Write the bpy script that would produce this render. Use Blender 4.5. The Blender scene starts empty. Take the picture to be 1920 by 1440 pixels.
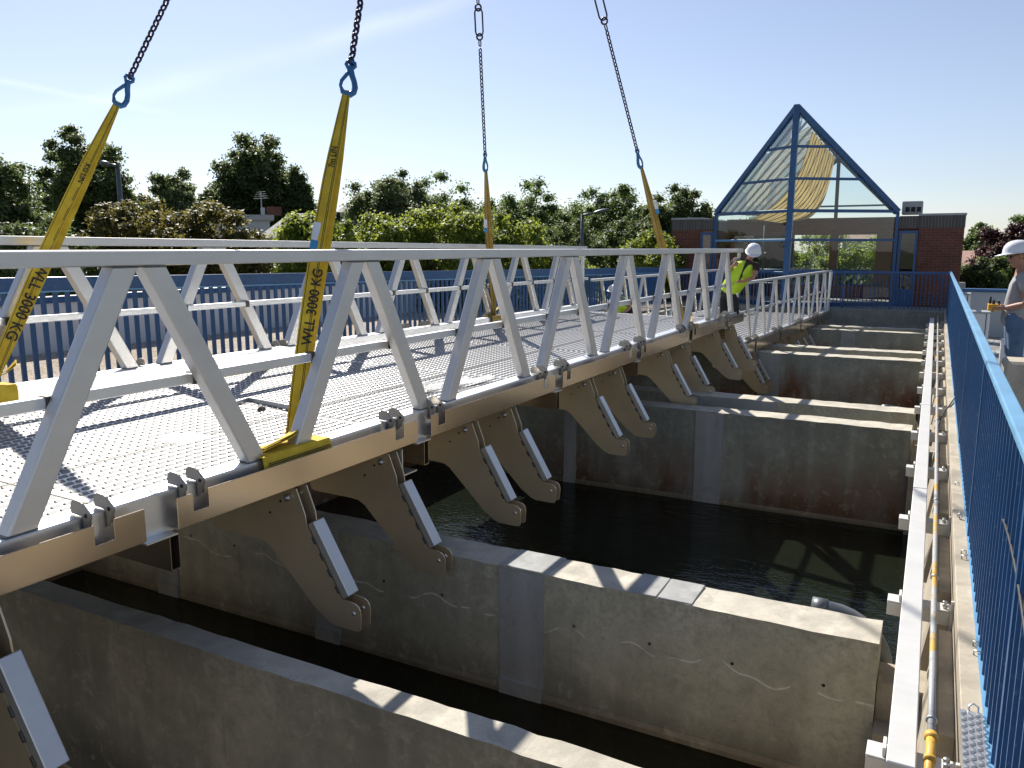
import bpy, bmesh, math, random
import numpy as np
from mathutils import Vector, Matrix

R = math.radians
sc = bpy.context.scene
COL = sc.collection
random.seed(7)

# ------------------------------------------------------------------ camera, sky, sun, exposure
PITCH, YAW = R(9.648), R(27.882)
cd = bpy.data.cameras.new('camera'); cam = bpy.data.objects.new('camera', cd); COL.objects.link(cam)
cam.location = (0, 0, 1.7)
cam.rotation_euler = (math.pi/2 - PITCH, 0, YAW)
cd.sensor_width = 36; cd.lens = 36*1500/1920
cd.clip_start = 0.05; cd.clip_end = 4000
sc.camera = cam

SUN = Vector((-0.87, 0.78, 1.0)).normalized()          # direction towards the sun
SUN_EL = math.asin(SUN.z); SUN_AZ = math.atan2(SUN.x, SUN.y)
ld = bpy.data.lights.new('sun', 'SUN'); ld.energy = 4.6; ld.angle = R(0.5); ld.color = (1.0, 0.95, 0.87)
lo = bpy.data.objects.new('sun', ld); COL.objects.link(lo)
lo.rotation_euler = SUN.to_track_quat('Z', 'Y').to_euler(); lo.location = (-20, 20, 30)

w = bpy.data.worlds.new('World'); sc.world = w; w.use_nodes = True
nt = w.node_tree; nt.nodes.clear()
wo = nt.nodes.new('ShaderNodeOutputWorld'); bg = nt.nodes.new('ShaderNodeBackground')
sky = nt.nodes.new('ShaderNodeTexSky'); sky.sky_type = 'NISHITA'; sky.sun_disc = False
sky.sun_elevation = SUN_EL; sky.sun_rotation = SUN_AZ
sky.air_density = 1.0; sky.dust_density = 0.35; sky.ozone_density = 1.2; sky.altitude = 50
bg.inputs['Strength'].default_value = 0.066
hs = nt.nodes.new('ShaderNodeHueSaturation'); hs.inputs['Saturation'].default_value = 0.72; nt.links.new(sky.outputs[0], hs.inputs['Color'])
mt_ = nt.nodes.new('ShaderNodeMix'); mt_.data_type = 'RGBA'; mt_.blend_type = 'MULTIPLY'; mt_.inputs[0].default_value = 1; mt_.inputs[7].default_value = (0.94, 0.97, 1.10, 1); nt.links.new(hs.outputs[0], mt_.inputs[6])
skyc = mt_.outputs[2]
CAMF = Vector((-math.sin(YAW)*math.cos(PITCH), math.cos(YAW)*math.cos(PITCH), -math.sin(PITCH)))
CAMR = Vector((math.cos(YAW), math.sin(YAW), 0)); CAMU = CAMR.cross(CAMF)
def ray(px, py):
    return CAMF*1500 + CAMR*(px-960) - CAMU*(py-720)
tcw = nt.nodes.new('ShaderNodeTexCoord')
def wm(op, *a, clamp=False):
    n = nt.nodes.new('ShaderNodeMath'); n.operation = op; n.use_clamp = clamp
    for i, v in enumerate(a):
        if hasattr(v, 'is_output'): nt.links.new(v, n.inputs[i])
        else: n.inputs[i].default_value = v
    return n.outputs[0]
def wdot(v):
    n = nt.nodes.new('ShaderNodeVectorMath'); n.operation = 'DOT_PRODUCT'; nt.links.new(tcw.outputs['Generated'], n.inputs[0]); n.inputs[1].default_value = v
    return n.outputs['Value']
def trail(p, q, width, amount, soft):
    # a contrail: a thin band along the great circle between two directions
    global skyc
    a, b = ray(*p).normalized(), ray(*q).normalized(); nrm = a.cross(b).normalized(); mid = (a+b).normalized(); half = math.acos(max(-1, min(1, a.dot(b))))/2
    nz = nt.nodes.new('ShaderNodeTexNoise'); nz.inputs['Scale'].default_value = 14; nz.inputs['Detail'].default_value = 6; nt.links.new(tcw.outputs['Generated'], nz.inputs['Vector'])
    d = wm('ABSOLUTE', wm('ADD', wdot(nrm), wm('MULTIPLY', wm('SUBTRACT', nz.outputs['Fac'], .5), width*.9)))
    f = wm('MULTIPLY', wm('SUBTRACT', 1.0, wm('DIVIDE', d, width, clamp=True), clamp=True), wm('MULTIPLY', wm('SUBTRACT', wdot(mid), math.cos(half)), soft/(1-math.cos(half)), clamp=True), clamp=True)
    f = wm('MULTIPLY', wm('MULTIPLY', f, wm('ADD', .35, nz.outputs['Fac'])), amount, clamp=True)
    mx = nt.nodes.new('ShaderNodeMix'); mx.data_type = 'RGBA'; nt.links.new(f, mx.inputs[0]); nt.links.new(skyc, mx.inputs[6]); mx.inputs[7].default_value = (11, 11.5, 12, 1); skyc = mx.outputs[2]
trail((-150, 122), (330, 215), .005, .22, 2.0); trail((120, 205), (900, 5), .017, .13, 2.0); trail((560, 95), (960, -30), .013, .12, 1.5); trail((-60, 225), (420, 150), .014, .14, 1.5)
nt.links.new(skyc, bg.inputs['Color']); nt.links.new(bg.outputs[0], wo.inputs['Surface'])
sc.view_settings.view_transform = 'Standard'; sc.view_settings.look = 'None'
sc.view_settings.exposure = 0.75; sc.view_settings.gamma = 1.0

# ------------------------------------------------------------------ helpers
def at_dist(px, py, d):
    """point seen at (px, py), d metres away horizontally"""
    r = ray(px, py); t = d/math.hypot(r.x, r.y)
    return Vector((0, 0, 1.7)) + r*t

def tag(o, label=None, cat=None, group=None, kind=None):
    if label: o['label'] = label
    if cat: o['category'] = cat
    if group: o['group'] = group
    if kind: o['kind'] = kind
    return o
def wloc(o):
    p = Vector((0, 0, 0))
    while o: p += o.location; o = o.parent
    return p
def empty(name, loc, label, cat, group=None):
    o = bpy.data.objects.new(name, None); COL.objects.link(o); o.location = loc
    o.empty_display_size = 0.2
    return tag(o, label, cat, group)

class MB:
    def __init__(s): s.v = []; s.f = []; s.m = []; s.sm = []
    def add(s, vs, fs, mi=0, smooth=False):
        n = len(s.v); s.v += [tuple(p) for p in vs]
        for f in fs: s.f.append([i+n for i in f]); s.m.append(mi); s.sm.append(smooth)
        return s
    def box(s, x0, x1, y0, y1, z0, z1, mi=0):
        vs = [(x, y, z) for z in (z0, z1) for y in (y0, y1) for x in (x0, x1)]
        return s.add(vs, [(0,2,3,1),(4,5,7,6),(0,1,5,4),(2,6,7,3),(0,4,6,2),(1,3,7,5)], mi)
    def hexa(s, p8, mi=0):
        """bottom four then top four, each counter-clockwise seen from above"""
        return s.add(p8, [(3,2,1,0),(4,5,6,7),(0,1,5,4),(1,2,6,5),(2,3,7,6),(3,0,4,7)], mi)
    def beam(s, p, q, wd, ht, up=(0,0,1), mi=0):
        p, q = Vector(p), Vector(q); d = (q-p).normalized(); u = Vector(up)
        a = d.cross(u).normalized(); b = a.cross(d).normalized()
        a *= wd/2; b *= ht/2
        return s.hexa([p-a-b, p+a-b, q+a-b, q-a-b, p-a+b, p+a+b, q+a+b, q-a+b], mi)
    def tube(s, pts, r, n=8, cap=True, mi=0, closed=False):
        pts = [Vector(p) for p in pts]; k = len(pts)
        rs = r if isinstance(r, (list, tuple)) else [r]*k
        rings = []; ref = None
        for i, p in enumerate(pts):
            if closed: d = pts[(i+1) % k] - pts[i-1]
            else: d = pts[min(i+1, k-1)] - pts[max(i-1, 0)]
            d = d.normalized()
            if ref is None: ref = d.orthogonal().normalized()
            ref = (ref - d*ref.dot(d))
            ref = ref.normalized() if ref.length > 1e-5 else d.orthogonal().normalized()
            b = d.cross(ref)
            rings.append([p + (ref*math.cos(2*math.pi*j/n) + b*math.sin(2*math.pi*j/n))*rs[i] for j in range(n)])
        vs = [x for rg in rings for x in rg]; fs = []
        for i in range(k if closed else k-1):
            i2 = (i+1) % k
            for j in range(n): fs.append((i*n+j, i*n+(j+1) % n, i2*n+(j+1) % n, i2*n+j))
        if cap and not closed: fs += [tuple(range(n))[::-1], tuple((k-1)*n+j for j in range(n))]
        return s.add(vs, fs, mi, True)
    def prism(s, poly, fn, a, b, mi=0):
        """poly: 2D outline, fn(u, v, t) -> point, extruded from t=a to t=b"""
        n = len(poly)
        vs = [fn(u, v, a) for u, v in poly] + [fn(u, v, b) for u, v in poly]
        fs = [tuple(range(n)), tuple(range(2*n-1, n-1, -1))] + [(i, n+i, n+(i+1) % n, (i+1) % n) for i in range(n)]
        return s.add(vs, fs, mi)
    def grid(s, fn, nu, nv, mi=0, smooth=True):
        vs = [fn(i/nu, j/nv) for j in range(nv+1) for i in range(nu+1)]
        fs = [(j*(nu+1)+i, j*(nu+1)+i+1, (j+1)*(nu+1)+i+1, (j+1)*(nu+1)+i) for j in range(nv) for i in range(nu)]
        return s.add(vs, fs, mi, smooth)
    def ellipsoid(s, c, r, nu=20, nv=12, mi=0, rot=None):
        c = Vector(c); vs = []; fs = []
        for j in range(nv+1):
            th = math.pi*j/nv
            for i in range(nu):
                ph = 2*math.pi*i/nu
                p = Vector((r[0]*math.sin(th)*math.cos(ph), r[1]*math.sin(th)*math.sin(ph), r[2]*math.cos(th)))
                if rot is not None: p = rot @ p
                vs.append(c+p)
        for j in range(nv):
            for i in range(nu): fs.append((j*nu+i, (j+1)*nu+i, (j+1)*nu+(i+1) % nu, j*nu+(i+1) % nu))
        return s.add(vs, fs, mi, True)
    def mesh(s, name, off=Vector((0,0,0)), recalc=True):
        me = bpy.data.meshes.new(name)
        me.from_pydata([(x-off.x, y-off.y, z-off.z) for x, y, z in s.v], [], s.f)
        me.polygons.foreach_set('material_index', s.m); me.polygons.foreach_set('use_smooth', s.sm)
        if recalc:
            bm = bmesh.new(); bm.from_mesh(me); bmesh.ops.recalc_face_normals(bm, faces=bm.faces); bm.to_mesh(me); bm.free()
        me.update()
        return me
    def build(s, name, mats, parent=None, loc=None, bevel=0, recalc=True, seg=1):
        """vertices are world coordinates; the object sits at loc (or at its parent's origin)"""
        base = wloc(parent) if parent else Vector((0, 0, 0))
        off = Vector(loc) if loc is not None else base
        me = s.mesh(name, off, recalc)
        for m in (mats if isinstance(mats, (list, tuple)) else [mats]): me.materials.append(m)
        o = bpy.data.objects.new(name, me); COL.objects.link(o)
        if parent: o.parent = parent
        o.location = off - base
        if bevel:
            md = o.modifiers.new('bevel', 'BEVEL'); md.width = bevel; md.segments = seg; md.limit_method = 'ANGLE'; md.angle_limit = R(40)
        return o

# ------------------------------------------------------------------ materials
def mat_new(name):
    m = bpy.data.materials.new(name); m.use_nodes = True
    t = m.node_tree; t.nodes.clear()
    out = t.nodes.new('ShaderNodeOutputMaterial'); p = t.nodes.new('ShaderNodeBsdfPrincipled')
    t.links.new(p.outputs[0], out.inputs[0])
    return m, t, p, out
def N(t, typ, **kw):
    n = t.nodes.new(typ)
    for k, v in kw.items(): setattr(n, k, v)
    return n
def setin(t, n, k, v):
    if hasattr(v, 'is_output'): t.links.new(v, n.inputs[k])
    else: n.inputs[k].default_value = v
def mth(t, op, a, b=None, c=None, clamp=False):
    n = N(t, 'ShaderNodeMath', operation=op, use_clamp=clamp); setin(t, n, 0, a)
    if b is not None: setin(t, n, 1, b)
    if c is not None: setin(t, n, 2, c)
    return n.outputs[0]
def mixc(t, f, a, b, blend='MIX'):
    n = N(t, 'ShaderNodeMix', data_type='RGBA', blend_type=blend)
    setin(t, n, 0, f)
    setin(t, n, 6, (*a, 1) if isinstance(a, tuple) and len(a) == 3 else a)
    setin(t, n, 7, (*b, 1) if isinstance(b, tuple) and len(b) == 3 else b)
    return n.outputs[2]
def noise(t, vec, scale, detail=4, rough=0.55, dist=0.0):
    n = N(t, 'ShaderNodeTexNoise'); setin(t, n, 'Vector', vec); setin(t, n, 'Scale', scale)
    setin(t, n, 'Detail', detail); setin(t, n, 'Roughness', rough); setin(t, n, 'Distortion', dist)
    return n.outputs['Fac']
def ramp(t, fac, a, b):
    n = N(t, 'ShaderNodeMapRange'); n.clamp = True; setin(t, n, 0, fac); setin(t, n, 1, a); setin(t, n, 2, b)
    return n.outputs[0]
def posvec(t, scale=None):
    g = N(t, 'ShaderNodeNewGeometry'); v = g.outputs['Position']
    if scale:
        m = N(t, 'ShaderNodeMapping'); t.links.new(v, m.inputs[0]); m.inputs['Scale'].default_value = scale; v = m.outputs[0]
    return v
def objvec(t, scale=None):
    g = N(t, 'ShaderNodeTexCoord'); v = g.outputs['Object']
    if scale:
        m = N(t, 'ShaderNodeMapping'); t.links.new(v, m.inputs[0]); m.inputs['Scale'].default_value = scale; v = m.outputs[0]
    return v
def bump(t, p, h, strength=0.2, dist=0.01):
    b = N(t, 'ShaderNodeBump'); setin(t, b, 'Height', h); b.inputs['Strength'].default_value = strength; b.inputs['Distance'].default_value = dist
    t.links.new(b.outputs[0], p.inputs['Normal'])

def simple(name, col, rough=0.6, metal=0.0, var=0.12, scale=6.0, bmp=0.0):
    m, t, p, o = mat_new(name)
    v = objvec(t); n = noise(t, v, scale)
    c = mixc(t, ramp(t, n, 0.25, 0.75), tuple(x*(1-var) for x in col), tuple(min(1, x*(1+var)) for x in col))
    t.links.new(c, p.inputs['Base Color']); p.inputs['Roughness'].default_value = rough; p.inputs['Metallic'].default_value = metal
    if bmp: bump(t, p, noise(t, v, scale*8), bmp, 0.004)
    return m

def aluminium(name, col=(0.70,0.70,0.69), rough=0.36, metal=0.92, streak=(1.5,1.5,14)):
    m, t, p, o = mat_new(name)
    v = posvec(t, streak); n = noise(t, v, 2.5, 5); n2 = noise(t, posvec(t), 5.0, 3); n3 = noise(t, posvec(t), 60.0, 2)
    f = mth(t, 'ADD', mth(t, 'MULTIPLY', n, 0.35), mth(t, 'MULTIPLY', n2, 0.65))
    c = mixc(t, ramp(t, f, 0.3, 0.7), tuple(x*0.93 for x in col), tuple(min(1, x*1.05) for x in col))
    c = mixc(t, mth(t, 'MULTIPLY', ramp(t, noise(t, posvec(t, (1, 1, .3)), 9.0, 5, .7), .62, .8), .25), c, tuple(x*.7 for x in col))
    t.links.new(c, p.inputs['Base Color']); p.inputs['Metallic'].default_value = metal
    r = mth(t, 'ADD', rough-0.04, mth(t, 'MULTIPLY', f, 0.08)); t.links.new(r, p.inputs['Roughness'])
    bump(t, p, n3, 0.008, 0.002)
    return m

def concrete(name, base=(0.30,0.28,0.235), rust=0.0, rust_z=(-1.5,-0.9), waterline=None, chalk=None, scale=1.0, pits=True, dark=(0.55,0.55,0.56)):
    m, t, p, o = mat_new(name)
    v = posvec(t); vs = posvec(t, (1, 1, 0.12))
    big = noise(t, v, 0.9*scale, 5, 0.6, 0.4); fine = noise(t, v, 28*scale, 4, 0.7); stre = noise(t, vs, 3.2*scale, 5, 0.6); gr = noise(t, v, 140, 2, 0.6)
    dk = tuple(b*d for b, d in zip(base, dark))
    c = mixc(t, ramp(t, big, 0.36, 0.66), dk, base)
    c = mixc(t, mth(t, 'MULTIPLY', ramp(t, noise(t, v, 3.1*scale, 6, .68, .8), .52, .68), .5), c, tuple(b*.55 for b in base))
    c = mixc(t, mth(t, 'MULTIPLY', ramp(t, stre, 0.5, 0.72), 0.5), c, tuple(min(1, b*1.35) for b in base))
    c = mixc(t, mth(t, 'MULTIPLY', ramp(t, fine, 0.5, 0.75), 0.35), c, tuple(b*0.5 for b in base))
    c = mixc(t, mth(t, 'MULTIPLY', gr, 0.35), c, tuple(min(1, b*1.25) for b in base), 'OVERLAY')
    sx = N(t, 'ShaderNodeSeparateXYZ'); t.links.new(v, sx.inputs[0])
    if rust:
        zz = mth(t, 'ADD', sx.outputs[2], mth(t, 'MULTIPLY', mth(t, 'SUBTRACT', stre, 0.5), 0.9))
        f = ramp(t, zz, rust_z[1], rust_z[0])
        pat = ramp(t, noise(t, posvec(t, (1, 1, 0.35)), 1.3, 4, 0.6), 0.36, 0.56)
        f = mth(t, 'MULTIPLY', mth(t, 'MULTIPLY', f, pat), rust)
        c = mixc(t, f, c, mixc(t, fine, (0.13, 0.043, 0.015), (0.24, 0.09, 0.032)))
    if chalk is not None:            # thin pale lime lines running along the wall
        zc, thr = chalk
        wv = noise(t, posvec(t, (1, 0, 0)), 2.6, 1, 0.5); d = mth(t, 'ABSOLUTE', mth(t, 'SUBTRACT', mth(t, 'SUBTRACT', sx.outputs[2], zc), mth(t, 'MULTIPLY', mth(t, 'SUBTRACT', wv, 0.5), 0.34)))
        on = ramp(t, noise(t, posvec(t, (1, 0, 0)), 3.4, 2), 0.47, 0.50)
        f = mth(t, 'MULTIPLY', mth(t, 'LESS_THAN', d, thr), mth(t, 'MULTIPLY', on, ramp(t, fine, 0.30, 0.42)))
        c = mixc(t, mth(t, 'MULTIPLY', f, 0.9), c, (0.80, 0.77, 0.68))
    if waterline is not None:        # damp, algae-dark foot of the wall
        f = ramp(t, mth(t, 'ADD', sx.outputs[2], mth(t, 'MULTIPLY', mth(t, 'SUBTRACT', stre, 0.5), 0.25)), waterline+0.28, waterline+0.02)
        c = mixc(t, mth(t, 'MULTIPLY', f, 0.6), c, (0.07, 0.055, 0.035))
    if chalk is not None:
        hx = mth(t, 'SUBTRACT', mth(t, 'FRACT', mth(t, 'MULTIPLY', mth(t, 'ADD', sx.outputs[0], .13), 2.1)), .5)
        hd = mth(t, 'ADD', mth(t, 'POWER', mth(t, 'MULTIPLY', hx, .476), 2.0), mth(t, 'POWER', mth(t, 'SUBTRACT', sx.outputs[2], chalk[0]+.05), 2.0))
        c = mixc(t, mth(t, 'LESS_THAN', hd, .00010), c, (.03, .028, .025))
    if waterline is not None or rust:
        mid = noise(t, v, 9.0*scale, 6, .72, .5)
        c = mixc(t, mth(t, 'MULTIPLY', ramp(t, mid, .50, .66), .42), c, tuple(b*.52 for b in base))
        c = mixc(t, mth(t, 'MULTIPLY', ramp(t, mid, .46, .34), .35), c, tuple(min(1, b*1.35) for b in base))
        sp = noise(t, v, 65.0, 3, .7)
        c = mixc(t, mth(t, 'MULTIPLY', ramp(t, sp, .60, .70), .45), c, tuple(b*.35 for b in base))
        tb = mth(t, 'MULTIPLY', ramp(t, mth(t, 'ADD', sx.outputs[2], mth(t, 'MULTIPLY', mth(t, 'SUBTRACT', stre, .5), .35)), -.50, -.28), ramp(t, fine, .35, .6))
        c = mixc(t, mth(t, 'MULTIPLY', tb, .5), c, tuple(b*.42 for b in base))
        dr = ramp(t, noise(t, posvec(t, (1, 1, .05)), 11.0, 3, .6), .62, .70)
        c = mixc(t, mth(t, 'MULTIPLY', dr, .35), c, tuple(b*.5 for b in base))
    t.links.new(c, p.inputs['Base Color']); p.inputs['Roughness'].default_value = 0.88
    h = mth(t, 'ADD', mth(t, 'MULTIPLY', fine, 0.7), mth(t, 'MULTIPLY', gr, 0.3))
    if pits:
        vo = N(t, 'ShaderNodeTexVoronoi'); setin(t, vo, 'Vector', v); setin(t, vo, 'Scale', 13.0)
        h = mth(t, 'ADD', h, mth(t, 'MULTIPLY', ramp(t, vo.outputs['Distance'], 0.0, 0.09), 0.8))
    bump(t, p, h, 0.4, 0.006)
    return m

M = {}
M['alu'] = aluminium('brushed_aluminium', (0.66,0.645,0.62), 0.40, 0.72)
M['deck'] = aluminium('tread_deck_aluminium', (0.74,0.735,0.72), 0.29, 0.58)
M['flank_shade'] = aluminium('shaded_tread_flank', (0.21,0.21,0.21), 0.6, 0.1)  # darkened copy of the deck metal: shade on the tread slopes, as colour
M['alu_bright'] = aluminium('bright_aluminium', (0.80,0.80,0.79), 0.34, 0.85)
M['alu_sheet'] = aluminium('aluminium_sheet', (0.57,0.475,0.365), 0.20, 0.95, (1.5,1.5,3))  # tan tint stands in for sunlit concrete mirrored in bare aluminium
M['alu_plate'] = aluminium('aluminium_bracket_plate', (0.71,0.575,0.39), 0.36, 0.68, (1.5,1.5,2))  # golden tint stands in for warm reflections on the plates
M['alu_lug'] = aluminium('weathered_aluminium_lug', (0.33,0.31,0.28), 0.42, 0.6)
M['alu_rail'] = aluminium('white_aluminium_rail', (0.62,0.61,0.58), 0.5, 0.25, (3,12,3))
M['steel'] = aluminium('galvanised_steel', (0.50,0.51,0.52), 0.42, 0.9)
M['weld_grey'] = simple('grey_weld', (0.22,0.215,0.20), 0.45, 0.6, var=.4, scale=40)
M['dark'] = simple('black_gap', (0.02,0.02,0.022), 0.8)
M['weld'] = simple('dark_weld', (0.10,0.09,0.08), 0.5, 0.6)
M['concrete'] = concrete('basin_wall_concrete', (0.52,0.495,0.39), dark=(.74,.73,.71), waterline=-1.16, chalk=(-0.62, 0.0055))  # basin wall concrete, even base with random mottling
M['concrete_rust'] = concrete('rust_stained_concrete', (0.37,0.37,0.30), rust=0.95, rust_z=(-1.35, -.65), waterline=-1.45)
M['concrete_brown'] = concrete('brown_mottled_concrete', (0.50,0.43,0.30), dark=(.50,.50,.52), waterline=-1.2)  # brown base with strong random mottling
M['concrete_far'] = concrete('far_basin_concrete', (0.40,0.405,0.345), rust=1.0, rust_z=(-1.05,-0.5))
M['ledge'] = concrete('ledge_concrete', (0.47,0.42,0.335), scale=2.0)  # warm grey ledge concrete, mottled at random
M['wall_top'] = concrete('wall_top_concrete', (0.52,0.485,0.41), scale=2.2, dark=(.72,.72,.72))
M['patch'] = concrete('repair_mortar', (0.40,0.40,0.385), scale=1.5, dark=(0.8,0.8,0.8))
M['deck_floor'] = concrete('platform_concrete', (0.36,0.35,0.32), scale=1.6)
M['white_paint'] = simple('white_wall_paint', (0.66,0.66,0.64), 0.7, var=0.05, scale=2)
def blue_paint(name, col):
    m, t, p, o = mat_new(name); v = posvec(t)
    n = noise(t, v, 3.0, 5, 0.65); f = noise(t, v, 45, 3)
    c = mixc(t, ramp(t, n, 0.3, 0.7), tuple(x*0.82 for x in col), tuple(x*1.12 for x in col))
    c = mixc(t, mth(t, 'MULTIPLY', ramp(t, f, 0.62, 0.72), 0.25), c, (0.30, 0.36, 0.42))
    t.links.new(c, p.inputs['Base Color']); p.inputs['Roughness'].default_value = 0.36
    bump(t, p, f, 0.05, 0.002); return m
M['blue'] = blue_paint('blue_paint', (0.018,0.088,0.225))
M['blue_pale'] = blue_paint('pale_blue_paint', (0.16,0.36,0.58))  # light blue parts; also the sunlit tone of the far fence's ledge
M['blue_rail'] = blue_paint('sunlit_blue_paint', (0.15,0.34,0.52))  # fence blue lightened: sun on the top rail put into its colour
M['blue_dark'] = simple('dark_blue_frame', (0.02,0.075,0.20), 0.35)
M['chain'] = simple('dark_chain_steel', (0.055,0.045,0.075), 0.45, 0.7)
M['hook'] = simple('blue_hook_paint', (0.035,0.15,0.33), 0.4, 0.1)
M['strap'] = None
def strap_mat(nm, cc):
    m, t, p, o = mat_new(nm)
    v = objvec(t); n = noise(t, v, 5, 4, 0.65); wv = N(t, 'ShaderNodeTexWave'); setin(t, wv, 'Scale', 90.0); setin(t, wv, 'Vector', v); wv.bands_direction = 'DIAGONAL'
    c = mixc(t, ramp(t, n, 0.35, 0.68), cc[0], cc[1])
    t.links.new(c, p.inputs['Base Color']); p.inputs['Roughness'].default_value = 0.8
    bump(t, p, wv.outputs['Fac'], 0.3, 0.002); return m
M['strap'] = strap_mat('yellow_webbing', ((0.52,0.34,0.015), (0.74,0.54,0.04))); M['strap_backlit'] = strap_mat('backlit_yellow_webbing', ((0.30,0.20,0.04), (0.44,0.31,0.075)))  # second webbing is the yellow one darkened, backlight put into the colour
M['print'] = simple('black_print', (0.018,0.016,0.012), 0.7)
M['label_white'] = simple('white_label', (0.7,0.72,0.75), 0.5)
M['label_blue'] = simple('blue_label', (0.05,0.25,0.5), 0.5)

def brick_mat():
    m, t, p, o = mat_new('brick'); g = N(t, 'ShaderNodeNewGeometry')
    s = N(t, 'ShaderNodeSeparateXYZ'); t.links.new(g.outputs['Position'], s.inputs[0])
    cx = N(t, 'ShaderNodeCombineXYZ'); t.links.new(mth(t, 'ADD', s.outputs[0], s.outputs[1]), cx.inputs[0]); t.links.new(s.outputs[2], cx.inputs[1])
    b = N(t, 'ShaderNodeTexBrick'); t.links.new(cx.outputs[0], b.inputs['Vector'])
    b.inputs['Color1'].default_value = (0.21,0.068,0.04,1); b.inputs['Color2'].default_value = (0.14,0.046,0.028,1); b.inputs['Mortar'].default_value = (0.17,0.115,0.09,1)
    b.inputs['Scale'].default_value = 1.0; b.inputs['Brick Width'].default_value = 0.23; b.inputs['Row Height'].default_value = 0.075
    b.inputs['Mortar Size'].default_value = 0.010; b.inputs['Mortar Smooth'].default_value = 0.1
    n = noise(t, g.outputs['Position'], 1.3, 4)
    c = mixc(t, ramp(t, n, 0.3, 0.7), b.outputs['Color'], (0.7,0.65,0.6), 'MULTIPLY')
    t.links.new(c, p.inputs['Base Color']); p.inputs['Roughness'].default_value = 0.85
    bump(t, p, mth(t, 'SUBTRACT', 1.0, b.outputs['Fac']), 0.5, 0.008); return m
M['brick'] = brick_mat()
def soldier_mat():
    m, t, p, o = mat_new('grey_brick_course'); g = N(t, 'ShaderNodeNewGeometry')
    s = N(t, 'ShaderNodeSeparateXYZ'); t.links.new(g.outputs['Position'], s.inputs[0])
    f = mth(t, 'FRACT', mth(t, 'MULTIPLY', mth(t, 'ADD', s.outputs[0], s.outputs[1]), 12.0))
    n = noise(t, posvec(t, (12, 12, 0.5)), 1.0, 2)
    c = mixc(t, mth(t, 'LESS_THAN', f, 0.12), mixc(t, n, (0.045,0.043,0.04), (0.13,0.12,0.11)), (0.22,0.20,0.18))
    t.links.new(c, p.inputs['Base Color']); p.inputs['Roughness'].default_value = 0.8; return m
M['soldier'] = soldier_mat()

def glass_mat(name, tint=(0.86,0.93,0.92), refl=1.0):
    m, t, p, o = mat_new(name); t.nodes.remove(p)
    tr = N(t, 'ShaderNodeBsdfTransparent'); tr.inputs[0].default_value = (*tint, 1)
    gl = N(t, 'ShaderNodeBsdfGlossy'); gl.inputs['Roughness'].default_value = 0.015; gl.inputs[0].default_value = (0.9,0.95,1,1)
    fr = N(t, 'ShaderNodeFresnel'); fr.inputs[0].default_value = 1.5
    n = noise(t, posvec(t), 0.8, 2); b = N(t, 'ShaderNodeBump'); setin(t, b, 'Height', n); b.inputs['Strength'].default_value = 0.05; b.inputs['Distance'].default_value = 0.1
    t.links.new(b.outputs[0], gl.inputs['Normal'])
    mx = N(t, 'ShaderNodeMixShader'); t.links.new(mth(t, 'MULTIPLY', fr.outputs[0], 1.15*refl, clamp=True), mx.inputs[0])
    t.links.new(tr.outputs[0], mx.inputs[1]); t.links.new(gl.outputs[0], mx.inputs[2]); t.links.new(mx.outputs[0], o.inputs[0])
    return m
M['glass'] = glass_mat('pavilion_glass', (0.82,0.89,0.885)); M['glass_roof'] = glass_mat('roof_glass', (0.90,0.94,0.945), 0.6)

def water_mat(name, col, ripple, scale, rough=0.03):
    m, t, p, o = mat_new(name); v = posvec(t, (1, 1.8, 1))
    a = noise(t, v, scale, 3, 0.6, 0.6); b = noise(t, v, scale*3.3, 2, 0.5, 0.3)
    big = ramp(t, noise(t, posvec(t), 0.55, 2), 0.35, 0.65)
    h = mth(t, 'MULTIPLY', mth(t, 'ADD', a, mth(t, 'MULTIPLY', b, 0.35)), mth(t, 'ADD', 0.15, big))
    p.inputs['Base Color'].default_value = (*col, 1); p.inputs['Roughness'].default_value = rough; p.inputs['IOR'].default_value = 1.33
    bump(t, p, h, ripple, 0.02); return m
M['water'] = water_mat('basin_water', (0.0085,0.0115,0.0065), 0.8, 4.5)
M['water_still'] = water_mat('channel_water', (0.020,0.017,0.007), 0.05, 2.0, 0.02)

def gravel_mat():
    m, t, p, o = mat_new('gravel'); v = posvec(t)
    vo = N(t, 'ShaderNodeTexVoronoi'); setin(t, vo, 'Vector', v); setin(t, vo, 'Scale', 34.0)
    s = N(t, 'ShaderNodeSeparateColor'); t.links.new(vo.outputs['Color'], s.inputs[0])
    big = noise(t, v, 0.8, 4)
    c = mixc(t, s.outputs[0], (0.24,0.19,0.14), (0.56,0.49,0.40)); c = mixc(t, ramp(t, big, 0.35, 0.7), c, (0.8,0.76,0.7), 'MULTIPLY')
    t.links.new(c, p.inputs['Base Color']); p.inputs['Roughness'].default_value = 0.95
    bump(t, p, vo.outputs['Distance'], 0.8, 0.02); return m
M['gravel'] = gravel_mat()
def ground_mat():
    m, t, p, o = mat_new('grassy_ground'); v = posvec(t)
    c = mixc(t, ramp(t, noise(t, v, 0.15, 5), 0.4, 0.6), (0.05,0.08,0.025), (0.12,0.12,0.06)); c = mixc(t, noise(t, v, 6, 4), c, (0.06,0.07,0.03))
    t.links.new(c, p.inputs['Base Color']); p.inputs['Roughness'].default_value = 1.0; return m
M['ground'] = ground_mat()
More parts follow.
